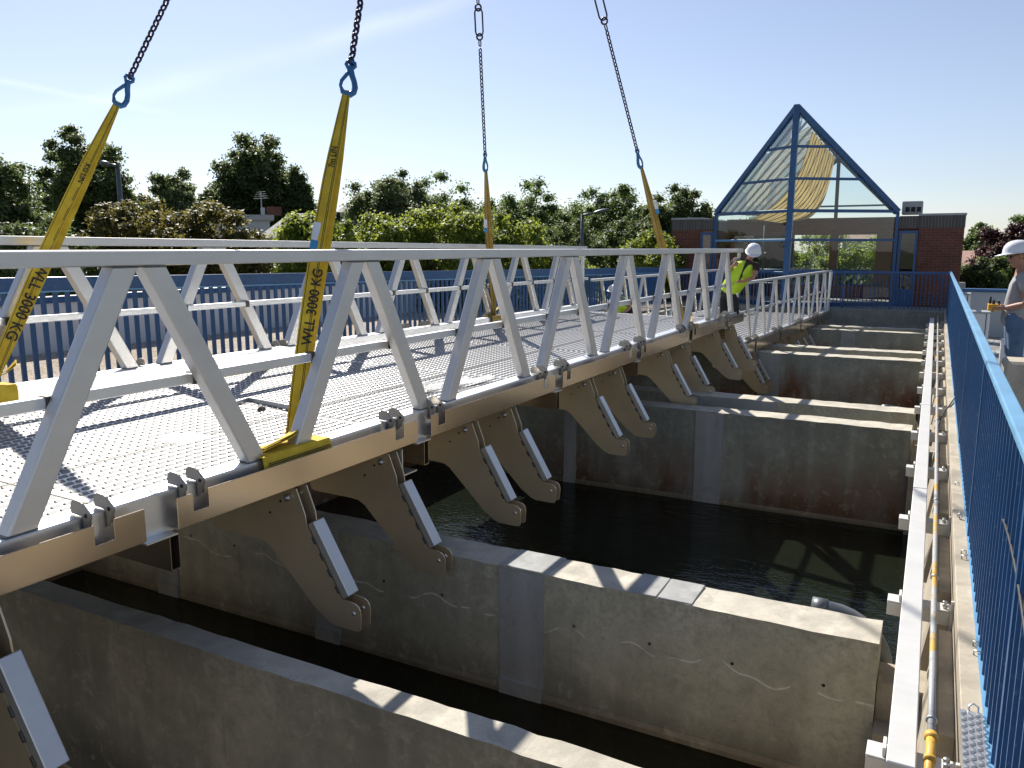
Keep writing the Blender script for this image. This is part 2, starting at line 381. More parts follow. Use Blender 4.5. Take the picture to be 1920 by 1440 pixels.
def leaf_mat(name, c1, c2, trans=0.45, tcol=None):
    m, t, p, o = mat_new(name)
    g = N(t, 'ShaderNodeNewGeometry'); rnd = g.outputs['Random Per Island']
    c = mixc(t, rnd, c1, c2)
    c = mixc(t, mth(t, 'MULTIPLY', noise(t, objvec(t), 0.5, 3), 0.6), c, tuple(x*0.55 for x in c1))
    t.links.new(c, p.inputs['Base Color']); p.inputs['Roughness'].default_value = 0.55
    tl = N(t, 'ShaderNodeBsdfTranslucent'); tc = mixc(t, rnd, tcol or tuple(x*1.6 for x in c2), tuple(x*1.0 for x in c2)); t.links.new(tc, tl.inputs[0])
    mx = N(t, 'ShaderNodeMixShader'); mx.inputs[0].default_value = trans
    t.links.new(p.outputs[0], mx.inputs[1]); t.links.new(tl.outputs[0], mx.inputs[2]); t.links.new(mx.outputs[0], o.inputs[0]); return m
M['leaf_dark'] = leaf_mat('dark_green_leaf', (0.05,0.08,0.022), (0.125,0.165,0.045), 0.48)
M['leaf_mid'] = leaf_mat('mid_green_leaf', (0.065,0.11,0.025), (0.15,0.21,0.055), 0.5)
M['leaf_pale'] = leaf_mat('pale_green_leaf', (0.075,0.11,0.04), (0.16,0.2,0.075), 0.48)
M['leaf_lime'] = leaf_mat('lime_leaf', (0.085,0.14,0.018), (0.22,0.28,0.04), 0.52, (0.46,0.52,0.06))
M['leaf_rust'] = leaf_mat('russet_leaf', (0.055,0.062,0.014), (0.15,0.135,0.03), 0.48, (0.30,0.25,0.05))
M['leaf_plum'] = leaf_mat('plum_leaf', (0.035,0.014,0.014), (0.085,0.035,0.03), 0.3, (0.12,0.04,0.03))
M['bark'] = simple('bark', (0.075,0.058,0.042), 0.9, var=0.3, scale=4, bmp=0.4)
M['roof_slate'] = simple('grey_slate', (0.17,0.165,0.155), 0.8, var=0.3, scale=5, bmp=0.3)
M['roof_tile'] = simple('pink_roof_tile', (0.33,0.20,0.15), 0.85, var=0.2, scale=6, bmp=0.3)
M['house_wall'] = simple('pale_house_wall', (0.50,0.51,0.52), 0.85, var=0.06)
M['lamp_grey'] = simple('street_lamp_grey', (0.10,0.115,0.125), 0.45, 0.4)
M['zinc'] = simple('grey_zinc', (0.36,0.365,0.36), 0.6, 0.2, scale=3)
M['pvc'] = simple('grey_pvc', (0.12,0.135,0.15), 0.4)
M['rubber'] = simple('black_rubber', (0.012,0.012,0.014), 0.6)
M['skin'] = simple('skin', (0.36,0.18,0.115), 0.55, var=0.08, scale=12)
M['hivis'] = simple('hi_vis_yellow', (0.48,0.72,0.03), 0.7, var=0.1, scale=8)
M['trouser_dark'] = simple('dark_work_trousers', (0.018,0.017,0.018), 0.9)
M['jeans'] = simple('blue_denim', (0.085,0.14,0.22), 0.9, var=0.25, scale=10, bmp=0.2)
M['tee_grey'] = simple('grey_cotton', (0.30,0.30,0.305), 0.9, var=0.08)
M['tee_dark'] = simple('dark_shirt', (0.03,0.022,0.024), 0.9)
M['sleeve'] = simple('pale_sleeve', (0.42,0.42,0.44), 0.9)
M['glove'] = simple('grey_glove', (0.12,0.12,0.13), 0.8)
M['helmet'] = simple('white_helmet', (0.74,0.75,0.78), 0.28, var=0.03)
M['hair'] = simple('dark_hair', (0.02,0.014,0.010), 0.6)
M['lens'] = simple('dark_lens', (0.01,0.01,0.012), 0.1)
M['remote'] = simple('yellow_remote_plastic', (0.65,0.33,0.015), 0.45)
M['hill'] = simple('distant_wooded_hill', (0.10,0.13,0.12), 1.0, var=0.2, scale=0.05)

# ------------------------------------------------------------------ setting: ground, basins, platforms
ZW = -0.28                       # top of the dividing walls
WATER_C, WATER_B = -1.13, -1.43  # water in the channels / in the basins
g = MB().box(-900, 900, -900, 900, -4.3, -4.0); tag(g.build('ground', M['ground']), kind='structure')
h = MB()
h.grid(lambda u, v: (-40+u*420, 420+60*v, -6+(11+3*math.sin(u*9+1)+1.0*math.sin(u*41)+.7*math.sin(u*97))*math.sin(math.pi*v)), 60, 6)
tag(h.build('hill', M['hill']), kind='structure')

# floor under the water and the left gravelled roof, right platform
def slab(name, x0, x1, y0, y1, z0, z1, m):
    return tag(MB().box(x0, x1, y0, y1, z0, z1).build(name, M[m]), kind='structure')
slab('basin_floor', -6.9, 0.2, -3, 25.6, -3.9, -3.2, 'concrete_brown')
gp = MB().add([(-12.05, -6, 0.18), (-6.85, -6, 0.18), (-6.85, 25.5, 0.0), (-12.05, 25.5, 0.0)], [(0, 1, 2, 3)])
tag(gp.build('gravel_roof', M['gravel']), kind='structure')

def wall_thing(name, mb, mat, label, cat='wall', group=None, loc=None, bevel=0.006):
    return tag(mb.build(name, mat, loc=loc, bevel=bevel), label, cat, group)

wall_thing('basin_wall', MB().box(-7.25, -6.55, -6, 25.6, -4, 0.0), M['concrete_rust'], 'long concrete basin wall on the far side under the gangway', loc=(-6.9, 10, -4))
wall_thing('basin_wall', MB().box(-6.55, 0.195, 24.5, 25.4, -4, 0.0), M['concrete_far'], 'concrete end wall of the basins below the blue fence', loc=(-3, 25, -4))
rw = MB().box(0.2, 0.34, -4, 25.4, -4, 0.0)
rwo = wall_thing('basin_wall', rw, M['ledge'], 'concrete ledge wall running beside the blue picket fence', loc=(0.27, 10, -4), bevel=0.004)
rh = MB()
for y in np.arange(3.35, 24, 1.52):          # pale sloping haunches under the ledge
    rh.hexa([(0.06, y, -0.75), (0.198, y, -0.75), (0.198, y+1.0, -0.75), (0.06, y+1.0, -0.75), (0.14, y, -0.2), (0.198, y, -0.2), (0.198, y+1.0, -0.2), (0.14, y+1.0, -0.2)])
rh.build('haunch', M['ledge'], rwo)
rh2 = MB().box(0.02, 0.198, -4, 24.4, -4, -1.0); rh2.build('plinth', M['concrete'], rwo)

# dividing walls: y front, y back, x end, material, label
WALLS = [
 (2.56, 2.72, -0.12, 'concrete_brown', 'brown mottled concrete dividing wall nearest the camera, uneven tones on its face'),
 (4.20, 4.50, -0.12, 'concrete', 'concrete dividing wall with pale repair strips, lime lines and white top patch'),
 (9.63, 9.97, -0.13, 'concrete_rust', 'rust streaked concrete dividing wall with one grey vertical strip in mid basin'),
 (10.68, 11.05, -0.12, 'concrete', 'concrete dividing wall just behind the rust streaked wall, pipe elbow behind it'),
 (15.75, 16.15, -0.14, 'concrete_far', 'dark concrete dividing wall with reddish foot and pale strip in far basin'),
 (16.95, 17.35, -0.16, 'concrete', 'far concrete dividing wall close behind the dark reddish one'),
 (21.0, 21.3, -0.15, 'concrete_far', 'first of the two farthest dividing walls before the end wall'),
 (21.95, 22.3, -0.15, 'concrete', 'second of the two farthest dividing walls, closest to the end wall'),
]
wobs = []
for i, (y0, y1, xe, m, lab) in enumerate(WALLS):
    mb = MB()
    # slightly uneven arris
    n = 60; xs = np.linspace(-6.545, xe, n); rs = random.Random(i)
    t0 = [(x, y0+rs.uniform(0, .006), ZW+rs.uniform(-.006, .004)) for x in xs]; t1 = [(x, y1-rs.uniform(0, .006), ZW+rs.uniform(-.006, .004)) for x in xs]
    b0 = [(x, y0, -3.9) for x in xs]; b1 = [(x, y1, -3.9) for x in xs]
    vs = b0+t0+t1+b1; fs = []
    for k in range(n-1):
        for r_ in range(3): fs.append((r_*n+k, r_*n+k+1, (r_+1)*n+k+1, (r_+1)*n+k))
    fs += [(n-1, 2*n-1, 3*n-1, 4*n-1), (0, 3*n, 2*n, n)]
    mt = [1 if (j < (n-1)*3 and j % 3 == 1) else 0 for j in range(len(fs))]
    for f, q in zip(fs, mt): pass
    mb.v = vs; mb.f = [list(f) for f in fs]; mb.m = mt; mb.sm = [False]*len(fs)
    o = mb.build('dividing_wall', [M[m], M['wall_top']], loc=((-6.5+xe)/2, (y0+y1)/2, -3.9))
    tag(o, lab, 'wall', 'concrete dividing walls of the basins'); wobs.append(o)
    # end piece: lower step joining the wall to the ledge
    st = MB().box(xe+0.004, 0.196, y0+0.03, y1-0.03, -3.9, ZW-0.22); st.box(xe+0.004, 0.196, y0-0.12, y0+0.026, -3.9, ZW-0.42)
    st.build('end_step', M['ledge'], o)
    if i in (1, 2, 4):
        z = (WATER_C if i == 1 else WATER_B)
        pl = MB().hexa([(-6.54, y0-.022, z-.6), (xe, y0-.022, z-.6), (xe, y0-.002, z-.6), (-6.54, y0-.002, z-.6), (-6.54, y0-.016, z+.03), (xe, y0-.016, z+.03), (xe, y0-.002, z+.06), (-6.54, y0-.002, z+.06)])
        pl.build('plinth', M['concrete_brown'], o)
def patch(i, x0, x1, z0, z1, m='patch', top=False):
    y0 = WALLS[i][0]; y1 = WALLS[i][1]
    rs = random.Random(int(x0*100)); n = 14; l = []; r_ = []
    for k in range(n+1):
        z = z0+(z1-z0)*k/n; l.append((x0+rs.uniform(-.003, .003), z)); r_.append((x1+rs.uniform(-.006, .006), z))
    MB().prism(l+r_[::-1], lambda u, v, t: (u, t, v), y0-0.007, y0+0.003).build('repair_strip', M[m], wobs[i])
    if i in (1, 2, 4): zw_ = WATER_C if i == 1 else WATER_B; MB().box(x0+.004, x1-.004, y0-.026, y0-.0075, zw_-.2, zw_+.10).build('repair_foot', M[m], wobs[i])
def top_patch(i, x0, x1):
    y0, y1 = WALLS[i][0], WALLS[i][1]
    MB().box(x0, x1, y0+0.004, y1-0.004, ZW-0.004, ZW+0.009).build('top_patch', M['patch'], wobs[i], bevel=0.004)
patch(1, -2.31, -2.00, -1.3, ZW-0.01); patch(1, -3.85, -3.62, -1.3, ZW-0.01)
patch(1, -5.55, -5.3, -1.3, ZW-0.01)
top_patch(1, -2.32, -1.98); top_patch(1, -1.46, -1.29); top_patch(1, -1.283, -1.08)
patch(2, -2.52, -2.18, -1.6, ZW-0.01); patch(2, -4.3, -4.12, -1.6, ZW-0.01)
patch(3, -3.2, -1.75, -1.6, ZW-0.012)
patch(4, -2.95, -2.55, -1.7, ZW-0.01); patch(5, -1.9, -1.55, -1.6, ZW-0.01); patch(6, -2.0, -1.68, -1.6, ZW-0.01)

def water(x0, x1, y0, y1, z, m):
    tag(MB().add([(x0, y0, z), (x1, y0, z), (x1, y1, z), (x0, y1, z)], [(0, 1, 2, 3)]).build('water', M[m]), kind='structure')
water(-6.55, 0.02, 2.72, 4.20, WATER_C, 'water_still'); water(-6.55, 0.02, -3, 2.56, WATER_C-0.5, 'water_still')
water(-6.55, 0.02, 4.5, 9.63, WATER_B, 'water'); water(-6.55, 0.02, 9.97, 10.68, WATER_C, 'water_still')
water(-6.55, 0.02, 11.05, 15.75, WATER_B-0.25, 'water'); water(-6.55, 0.02, 16.15, 16.95, WATER_C, 'water_still')
water(-6.55, 0.02, 17.35, 21.0, WATER_B-0.25, 'water'); water(-6.55, 0.02, 22.3, 24.5, WATER_B, 'water')

slab('platform_floor', 0.345, 9, -8, 26, -4, 0.0, 'deck_floor')
slab('platform_floor', -8.2, 0.34, 25.42, 32, -4, -0.01, 'deck_floor')
slab('platform_floor', -14, 0.34, -9, -3.2, -4, -0.02, 'deck_floor')

# ------------------------------------------------------------------ the two aluminium gangways
def BL(s, m, w):                   # lifted gangway: s along, m away from the near side, w above the chord
    v = m/2.9
    return Vector((-3.1-m, s-0.1*v, 0.605 + v*(0.1-0.005*(s-3)) + w))
U2 = Vector((0.0486, 1, 0)).normalized(); N2 = Vector((-U2.y, U2.x, 0))
def BI(s, m, w):                   # installed gangway, already lowered on the walls
    return Vector((-3.1, 14.95, 0.0)) + U2*s + N2*m + Vector((0, 0, w))

def fbox(mb, B, s0, s1, m0, m1, w0, w1, mi=0):
    return mb.hexa([B(s0, m1, w0), B(s0, m0, w0), B(s1, m0, w0), B(s1, m1, w0), B(s0, m1, w1), B(s0, m0, w1), B(s1, m0, w1), B(s1, m1, w1)][::1], mi)

def lug_pair(root, B, s, side, W, d=0.105, mat='alu_lug'):
    out = [(-.068, .006), (-.071, .030), (-.063, .056), (-.046, .069), (-.012, .066), (.004, .058), (.044, .022), (.050, .010), (.046, -.008), (.012, -.066), (.0, -.075), (-.004, -.075), (-.004, .003)]
    for k in range(2):
        mb = MB(); a = s + k*d
        f = lambda x, z, t: B(t, (-0.05-x) if side < 0 else (W+0.05+x), z)
        mb.prism(out, f, a, a+0.012, 0)
        # bolthole bushing and stiffener
        mb.tube([f(.024, .010, a-.003), f(.024, .010, a+.015)], 0.010, 8, mi=3)
        fbox(mb, B, a-.004, a-.0005, (-.053 if side < 0 else W+.050), (-.050 if side < 0 else W+.053), -.075, -.004, 2)
        fbox(mb, B, a+0.0125, a+0.026, (-.072 if side < 0 else W+.051), (-.051 if side < 0 else W+.072), -.055, -.005, 2)
        mb.build('hinge_lug', [M[mat], M['alu_bright'], M['weld'], M['dark']], root, bevel=0.002)

BR = [(-3.047,.39),(-2.992,.25),(-2.985,.195),(-2.76,-.19),(-2.70,-.194),(-2.672,-.198),(-2.650,-.210),(-2.638,-.232),(-2.634,-.26),(-2.640,-.342),(-2.652,-.354),(-2.70,-.358),(-2.82,-.356),(-2.86,-.342),(-2.948,-.283),(-3.25,.015),(-3.30,.04),(-3.36,.045),(-3.66,.045),(-3.69,.055),(-3.70,.085),(-3.70,.39)]
def bracket(root, B, s, sc_=1.0, w0=-0.215):
    mb = MB(); f = lambda x, z, t: B(t, -(x+3.1)*sc_, w0+(z-.39)*sc_)
    for a in (s-.046, s+.036): mb.prism(BR, f, a, a+.008, 0)
    for a in (s-.048, s+.034):                              # sawn bright edges of the plates
        mb.tube([f(-2.682, -.255, a-.002), f(-2.682, -.255, a+.012)], 0.013*sc_, 8, mi=1)
    for x, z in ((-3.16, .30), (-3.24, .22), (-3.45, .27)):
        mb.tube([f(x, z, s-.049), f(x, z, s-.045)], 0.008, 6, mi=2)
    mb.tube([f(-3.10, .335, s-.075), f(-3.10, .335, s+.07)], 0.011, 6, mi=3)
    mb.tube([f(-3.10, .335, s-.068), f(-3.10, .335, s-.05)], 0.021, 6, mi=3)
    o = mb.build('bracket', [M['alu_plate'], M['alu_bright'], M['dark'], M['steel']], root)
    cb = MB()
    p, q = f(-2.972, .20, s), f(-2.747, -.185, s)
    d = (q-p).normalized(); nn = (B(s+1, 0, 0)-B(s, 0, 0)).normalized(); out = d.cross(nn); out = out if out.x > 0 else -out
    cb.beam(p+out*.018, q+out*.018, 0.088, 0.05, out, 0)
    for k in range(4):
        c = p+(q-p)*(0.16+.22*k); cb.beam(c-nn*.047-out*.012, c-nn*.047-out*.012+(q-p)*.1, .008, .02, out, 1)
    cb.build('brace_channel', [M['alu'], M['weld']], o, bevel=0.004)
    return o

def deck_mesh(root, B, s0, s1, m0, m1, w, pitch, bumps_to, seams, mat_deck):
    d = MB(); n = max(1, int((s1-s0)/1.0))
    d.grid(lambda u, v: B(s0+(s1-s0)*u, m1+(m0-m1)*v, w), 40, 10, 0, False); d.grid(lambda u, v: B(s0+(s1-s0)*u, m0+(m1-m0)*v, w-.03), 40, 10, 0, False)
    for q0, q1, q2, q3 in ((s0, s0+.001, m0, m1), (s1-.001, s1, m0, m1)): fbox(d, B, q0, q1, q2, q3, w-.029, w-.001)
    dk = d.build('deck', [mat_deck, M['dark']], root, recalc=False)
    # raised tread ridges; darker flank colour paints in the shade of their near slopes
    vs = []; fs = []; mi = []
    pm = pitch*1.07; rows = int((bumps_to-s0)/pitch); cols = int((m1-m0-.06)/pm); q = pitch/.064
    for r_ in range(rows):
        s = s0+.03+r_*pitch
        if any(abs(s-x) < .03 for x in seams): continue
        for c in range(cols):
            m = m0+.05+c*pm
            if math.hypot(s-3.50, m-1.10) < .14: continue
            k = len(vs); a, b, hh = .0225*q, .0125*q, .0095*q
            vs += [B(s-a, m-b, w+.0004), B(s+a, m-b, w+.0004), B(s+a*.9, m+b, w+hh), B(s-a*.9, m+b, w+hh), B(s+a, m+b*1.5, w+.0004), B(s-a, m+b*1.5, w+.0004)]
            fs += [(k, k+1, k+2, k+3), (k+3, k+2, k+4, k+5), (k, k+3, k+5), (k+1, k+4, k+2)]; mi += [1, 0, 1, 1]
            k = len(vs); s_, m_ = s+pitch/2, m+pm/2; a, b, hh = .019*q, .008*q, .0022*q
            vs += [B(s_-b, m_-a, w+.0004), B(s_-b, m_+a, w+.0004), B(s_, m_+a*.9, w+hh), B(s_, m_-a*.9, w+hh), B(s_+b, m_+a, w+.0004), B(s_+b, m_-a, w+.0004)]
            fs += [(k, k+3, k+2, k+1), (k+3, k+5, k+4, k+2)]; mi += [0, 0]
    t = MB(); t.v = [tuple(p) for p in vs]; t.f = [list(f) for f in fs]; t.m = mi; t.sm = [False]*len(fs)
    t.build('tread_pattern', [mat_deck, M['flank_shade']], dk, recalc=False)
    sm = MB()
    for q in seams: fbox(sm, B, q-.006, q+.006, m0+.01, m1-.01, w+.0002, w+.004)
    for c in (0.36, 0.68):
        mm = m0+(m1-m0)*c
        for k in range(20): fbox(sm, B, s0+(s1-s0)*k/20, s0+(s1-s0)*(k+1)/20, mm-.004, mm+.004, w+.0002, w+.0035)
    sm.build('panel_seam', M['weld'], dk)
    return dk

def truss(root, B, side, W, apexes, s0, s1, rail_w, leg, spread, mid_w, post=True, rail_h=.065):
    m = 0.0 if side < 0 else W
    inn = 1 if side < 0 else -1
    fb = MB(); fbox(fb, B, s0, s1, m-.042, m+.042, rail_w-rail_h, rail_w); fb.build('top_rail', M['alu'], root, bevel=.005)
    lo_, hi_ = s0, s1
    cb = MB(); a, b = (m-.045, m+.08) if side < 0 else (m-.08, m+.045)
    fbox(cb, B, s0, s1, a, b, -.2, 0); cb.build('bottom_chord', M['alu_bright'], root, bevel=.005)
    for ap in apexes:
        for sg in (-1, 1):
            p, q = B(ap+sg*spread[1], m, 0.0), B(ap+sg*spread[0], m, rail_w-rail_h)
            if not (s0 < ap+sg*spread[1] < s1): continue
            lb = MB(); u = (B(0, 1, 0)-B(0, 0, 0)).normalized()
            # ends cut flush with rail and chord
            hw = leg[0]/2/abs((q-p).normalized().z); sv = (B(1, 0, 0)-B(0, 0, 0)).normalized(); e = sv*hw; t = u*leg[1]/2
            z0 = Vector((0, 0, .001))
            lb.hexa([p-e+t+z0, p-e-t+z0, p+e-t+z0, p+e+t+z0, q-e+t-z0, q-e-t-z0, q+e-t-z0, q+e+t-z0])
            ex, tx = e*1.06, t*1.08
            bo_ = lb.build('brace', M['alu'], root, bevel=.008, seg=2)
            if root.name.startswith('lifted') and ap < 9:
                for o_, z1, z2 in ((p, .0012, .009), (q, -.0085, -.0012)):
                    MB().hexa([o_+a_+b_+Vector((0, 0, z_)) for z_ in (z1, z2) for a_, b_ in ((-ex, tx), (-ex, -tx), (ex, -tx), (ex, tx))]).build('weld_bead', M['weld_grey'], bo_, bevel=.003)
    mb = MB(); mm = m+inn*(leg[1]/2+.022)
    fbox(mb, B, s0+.02, s1-.02, mm-.02, mm+.02, mid_w-.05*rail_h/.065, mid_w); mb.build('mid_rail', M['alu_bright'], root, bevel=.004)
    for ap in apexes:
        sm_ = spread[0]+(spread[1]-spread[0])*(1-mid_w/rail_w)
        for sg in (-1, 1):
            a = ap+sg*sm_
            if s0 < a < s1 and (side < 0 or root.name.startswith('lifted')): cl = MB(); fbox(cl, B, a-leg[0]*.3-.03, a-leg[0]*.3+.012, mm-.026, mm+.026, mid_w-.055*rail_h/.065, mid_w+.004); cl.build('rail_clip', M['weld'], root)

# --- lifted gangway
lift = empty('lifted_gangway', BL(6.5, 1.45, -0.4), 'long aluminium truss gangway with tread deck hanging in yellow slings', 'gangway')
APX = [2.345+1.561*k for k in range(-2, 8)]
for sd in (-1, 1):
    truss(lift, BL, sd, 2.9, APX, -1.4, 14.44, 1.085, (.108, .072), (.07, .615), .5)
JN = [0.2, 2.30, 4.39, 6.58, 8.80, 11.0, 13.15]
deck_mesh(lift, BL, -1.3, 14.4, .085, 2.815, -.15, .064, 14.3, [0.2, 2.36, 4.45, 6.64, 8.86, 11.05, 13.2], M['deck'])
for i in range(len(JN)+1):                      # side plates between the hinge joints
    a = (JN[i-1]+.085) if i else -1.4; b = (JN[i]-.085) if i < len(JN) else 14.42
    for sd in (-1, 1):
        m0 = -.106 if sd < 0 else 3.0
        t, bo = -.028, -.176
        pl = [(a, bo), (b, bo), (b, t)]
        if i < len(JN): pl += [(b-.15, t), (b-.15, t-.09), (b-.24, t-.09), (b-.24, t)]
        if i: pl += [(a+.18, t), (a+.18, t-.09), (a+.09, t-.09), (a+.09, t)]
        pl += [(a, t)]
        fb = MB().prism(pl, lambda u, v, q: BL(u, q, v), m0, m0+.006)
        l0, l1 = (m0+.006, -.046) if sd < 0 else (2.946, m0)
        fbox(fb, BL, a, b, l0, l1, bo-.006, bo)
        fb.build('side_plate', M['alu_sheet'], lift, bevel=.0015)
for j in JN:
    cb = MB()                                   # rectangular cross tube, open at its end
    s0, s1 = j+.075, j+.13; m0, m1, w0, w1 = -.05, 2.95, -.39, -.215
    fbox(cb, BL, s0, s1, m0, m1, w0, w0+.006); fbox(cb, BL, s0, s1, m0, m1, w1-.006, w1)
    fbox(cb, BL, s0, s0+.005, m0, m1, w0+.006, w1-.006); fbox(cb, BL, s1-.005, s1, m0, m1, w0+.006, w1-.006)
    cb.build('cross_tube', M['alu_sheet'], lift)
    fl = MB(); fbox(fl, BL, j-.083, j+.083, -.1, -.046, -.2, -.192); fl.build('splice_plate', M['alu_bright'], lift)
    for off in (-.335, .142):
        for sd in (-1, 1): lug_pair(lift, BL, j+off, sd, 2.9)
for s in (0.55, 1.56, 3.25, 4.10, 5.15, 5.78, 7.48, 8.34, 10.07, 10.99, 12.77, 13.9): bracket(lift, BL, s)
ep = MB()
for s in (14.25, 14.33): fbox(ep, BL, s, s+.03, -.02, .02, 0.001, 1.019)
ep.build('end_post', M['alu'], lift, bevel=.003)
ep2 = MB()
for s in (14.25, 14.33): fbox(ep2, BL, s, s+.03, 2.88, 2.92, 0.001, 1.019)
ep2.build('end_post', M['alu'], lift, bevel=.003)
an = MB()                                       # seat angle behind the second bracket
fbox(an, BL, 4.19, 4.20, -.06, .10, -.40, -.215); fbox(an, BL, 4.20, 4.36, -.06, .10, -.40, -.39)
an.build('seat_angle', M['alu_bright'], lift)
for m_ in (0.7, 1.45, 2.2):                     # stringers under the deck
    fbox(sb := MB(), BL, -1.3, 14.4, m_-.03, m_+.03, -.30, -.182); sb.build('stringer', M['alu_sheet'], lift)

# loose pieces on the deck
def px_z(px, py, z):
    r = ray(px, py); return Vector((0, 0, 1.7))+r*((z-1.7)/r.z)
ab = MB(); ZD = .497; c0 = px_z(466, 755, ZD); e1, e2 = px_z(552, 771, ZD)-c0, px_z(428, 768, ZD)-c0
for e in (e1, e2): ab.beam(c0+Vector((0, 0, .022)), c0+e+Vector((0, 0, .022)), .010, .042)
tag(ab.build('angle_bar', M['steel'], loc=c0, bevel=.003), 'loose grey corner bar left on the white tread deck', 'metal bar')
cp = MB(); c = px_z(490, 774, .482); cp.tube([c, c+Vector((0, 0, .006))], .10, 20, mi=0); cp.tube([c+Vector((0, 0, .006)), c+Vector((0.01, 0, .0075))], .045, 12, mi=1)
tag(cp.build('round_plate', [M['alu_bright'], M['weld']], loc=c), 'small smooth round plate on the deck beside the loose corner bar', 'metal plate')
hf = MB(); up_ = Vector((0, 0, .022))
for p_, q_ in (((787, 730), (877, 712)), ((789, 737), (922, 711)), ((787, 730), (789, 737))): hf.beam(px_z(*p_, .487)+up_, px_z(*q_, .487)+up_, .014, .042)
q4 = [px_z(*p_, .485) for p_ in ((845, 736), (875, 737), (918, 725), (893, 724))]; hf.hexa([p_ for p_ in q4]+[p_+Vector((0, 0, .004)) for p_ in q4], 1)
tag(hf.build('hatch_frame', [M['steel'], M['rubber']], loc=px_z(840, 725, .487), bevel=.003), 'long grey metal hatch frame lying on the deck beside the near truss', 'metal frame')

# --- installed gangway behind it
inst = empty('installed_gangway', BI(4.6, 1.45, -0.3), 'lower aluminium gangway already set in place before the glass building', 'gangway')
APX2 = [0.05+1.155*k for k in range(0, 9)]
for sd in (-1, 1): truss(inst, BI, sd, 2.9, APX2, -.35, 9.0, 1.1, (.06, .05), (.05, .44), .55, rail_h=.05)
deck_mesh(inst, BI, -.3, 9.0, .085, 2.815, -.13, .11, 8.9, [0.2, 2.3, 4.5, 6.7], M['deck'])
JN2 = [0.55, 2.65, 4.75, 6.85]
for i in range(len(JN2)+1):
    a = (JN2[i-1]+.06) if i else -.35; b = (JN2[i]-.06) if i < len(JN2) else 9.0
    for sd in (-1, 1):
        m0 = -.106 if sd < 0 else 3.0
        fb = MB(); fbox(fb, BI, a, b, m0, m0+.006, -.22, -.03); fb.build('side_plate', M['alu_sheet'], inst)
for j in JN2:
    for off in (-.335, .142):
        lug_pair(inst, BI, j+off, -1, 2.9)
for s in (0.22, 0.62, 1.55, 1.8, 2.75, 3.3, 4.2, 4.9, 5.6, 7.65, 8.4): bracket(inst, BI, s)
ep = MB(); fbox(ep, BI, 8.94, 8.99, -.03, .03, 0.001, 1.049); ep.build('end_post', M['alu_bright'], inst, bevel=.003)

# ------------------------------------------------------------------ slings, chains and hooks
PC = Vector((-4.55, 7.4, 9.2))                  # the crane hook, out of the picture
def webbing(mb, pts, widths, side, th=.012, mi=0, twist=None, stripes=()):
    """flat strap through pts; side = direction of its width"""
    vs = []; n = len(pts); st = [[] for _ in stripes]
    for i, p in enumerate(pts):
        d = (pts[min(i+1, n-1)]-pts[max(i-1, 0)]).normalized(); sd = Vector(side if not isinstance(side, list) else side[i])
        sd = (sd-d*sd.dot(d)).normalized()
        if twist: sd = Matrix.Rotation(twist[i], 3, d) @ sd
        nn = d.cross(sd); a = sd*widths[i]/2; b = nn*th/2
        vs += [p-a-b, p+a-b, p+a*.98+b, p-a*.98+b]
        for k, f in enumerate(stripes):
            for sg in (-1, 1): st[k] += [p+a*(f-.05)+b*1.15*sg, p+a*(f+.05)+b*1.15*sg]
    fs = [(0, 3, 2, 1), tuple(4*(n-1)+k for k in range(4))]
    for i in range(n-1):
        for k in range(4): fs.append((4*i+k, 4*i+(k+1) % 4, 4*i+4+(k+1) % 4, 4*i+4+k))
    for l in st: mb.add(l, [q for i in range(n-1) for q in ((4*i, 4*i+1, 4*i+5, 4*i+4), (4*i+2, 4*i+6, 4*i+7, 4*i+3))], 1)
    return mb.add(vs, fs, mi)

def text_mesh(body, size, name, parent, o, xd, yd, nrm, squash=1.0):
    cu = bpy.data.curves.new('lettering', 'FONT'); cu.body = body; cu.size = size; cu.align_x = 'CENTER'; cu.align_y = 'CENTER'; cu.offset = size*.018
    tmp = bpy.data.objects.new('tmp', cu); COL.objects.link(tmp)
    dg = bpy.context.evaluated_depsgraph_get(); me = bpy.data.meshes.new_from_object(tmp.evaluated_get(dg))
    COL.objects.unlink(tmp); bpy.data.objects.remove(tmp)
    base = wloc(parent)
    for v in me.vertices:
        q = o + xd*v.co.x + yd*(v.co.y*squash) + nrm*.0015
        v.co = q-base
    me.materials.clear(); me.materials.append(M['print'])
    ob = bpy.data.objects.new(name, me); COL.objects.link(ob); ob.parent = parent
    return ob

def link(mb, c, d, sd, L, Wd, r, n=6):
    """one oval chain link"""
    d = d.normalized(); sd = (sd-d*sd.dot(d)).normalized(); pts = []
    a = Wd/2-r; b = L/2-r-a
    for k in range(6): t = math.pi*k/5; pts.append(c+d*(b+a*math.sin(t))+sd*(a*math.cos(t)))
    for k in range(6): t = math.pi+math.pi*k/5; pts.append(c+d*(-b+a*math.sin(t))+sd*(a*math.cos(t)))
    mb.tube(pts, r, n, mi=0, closed=True)

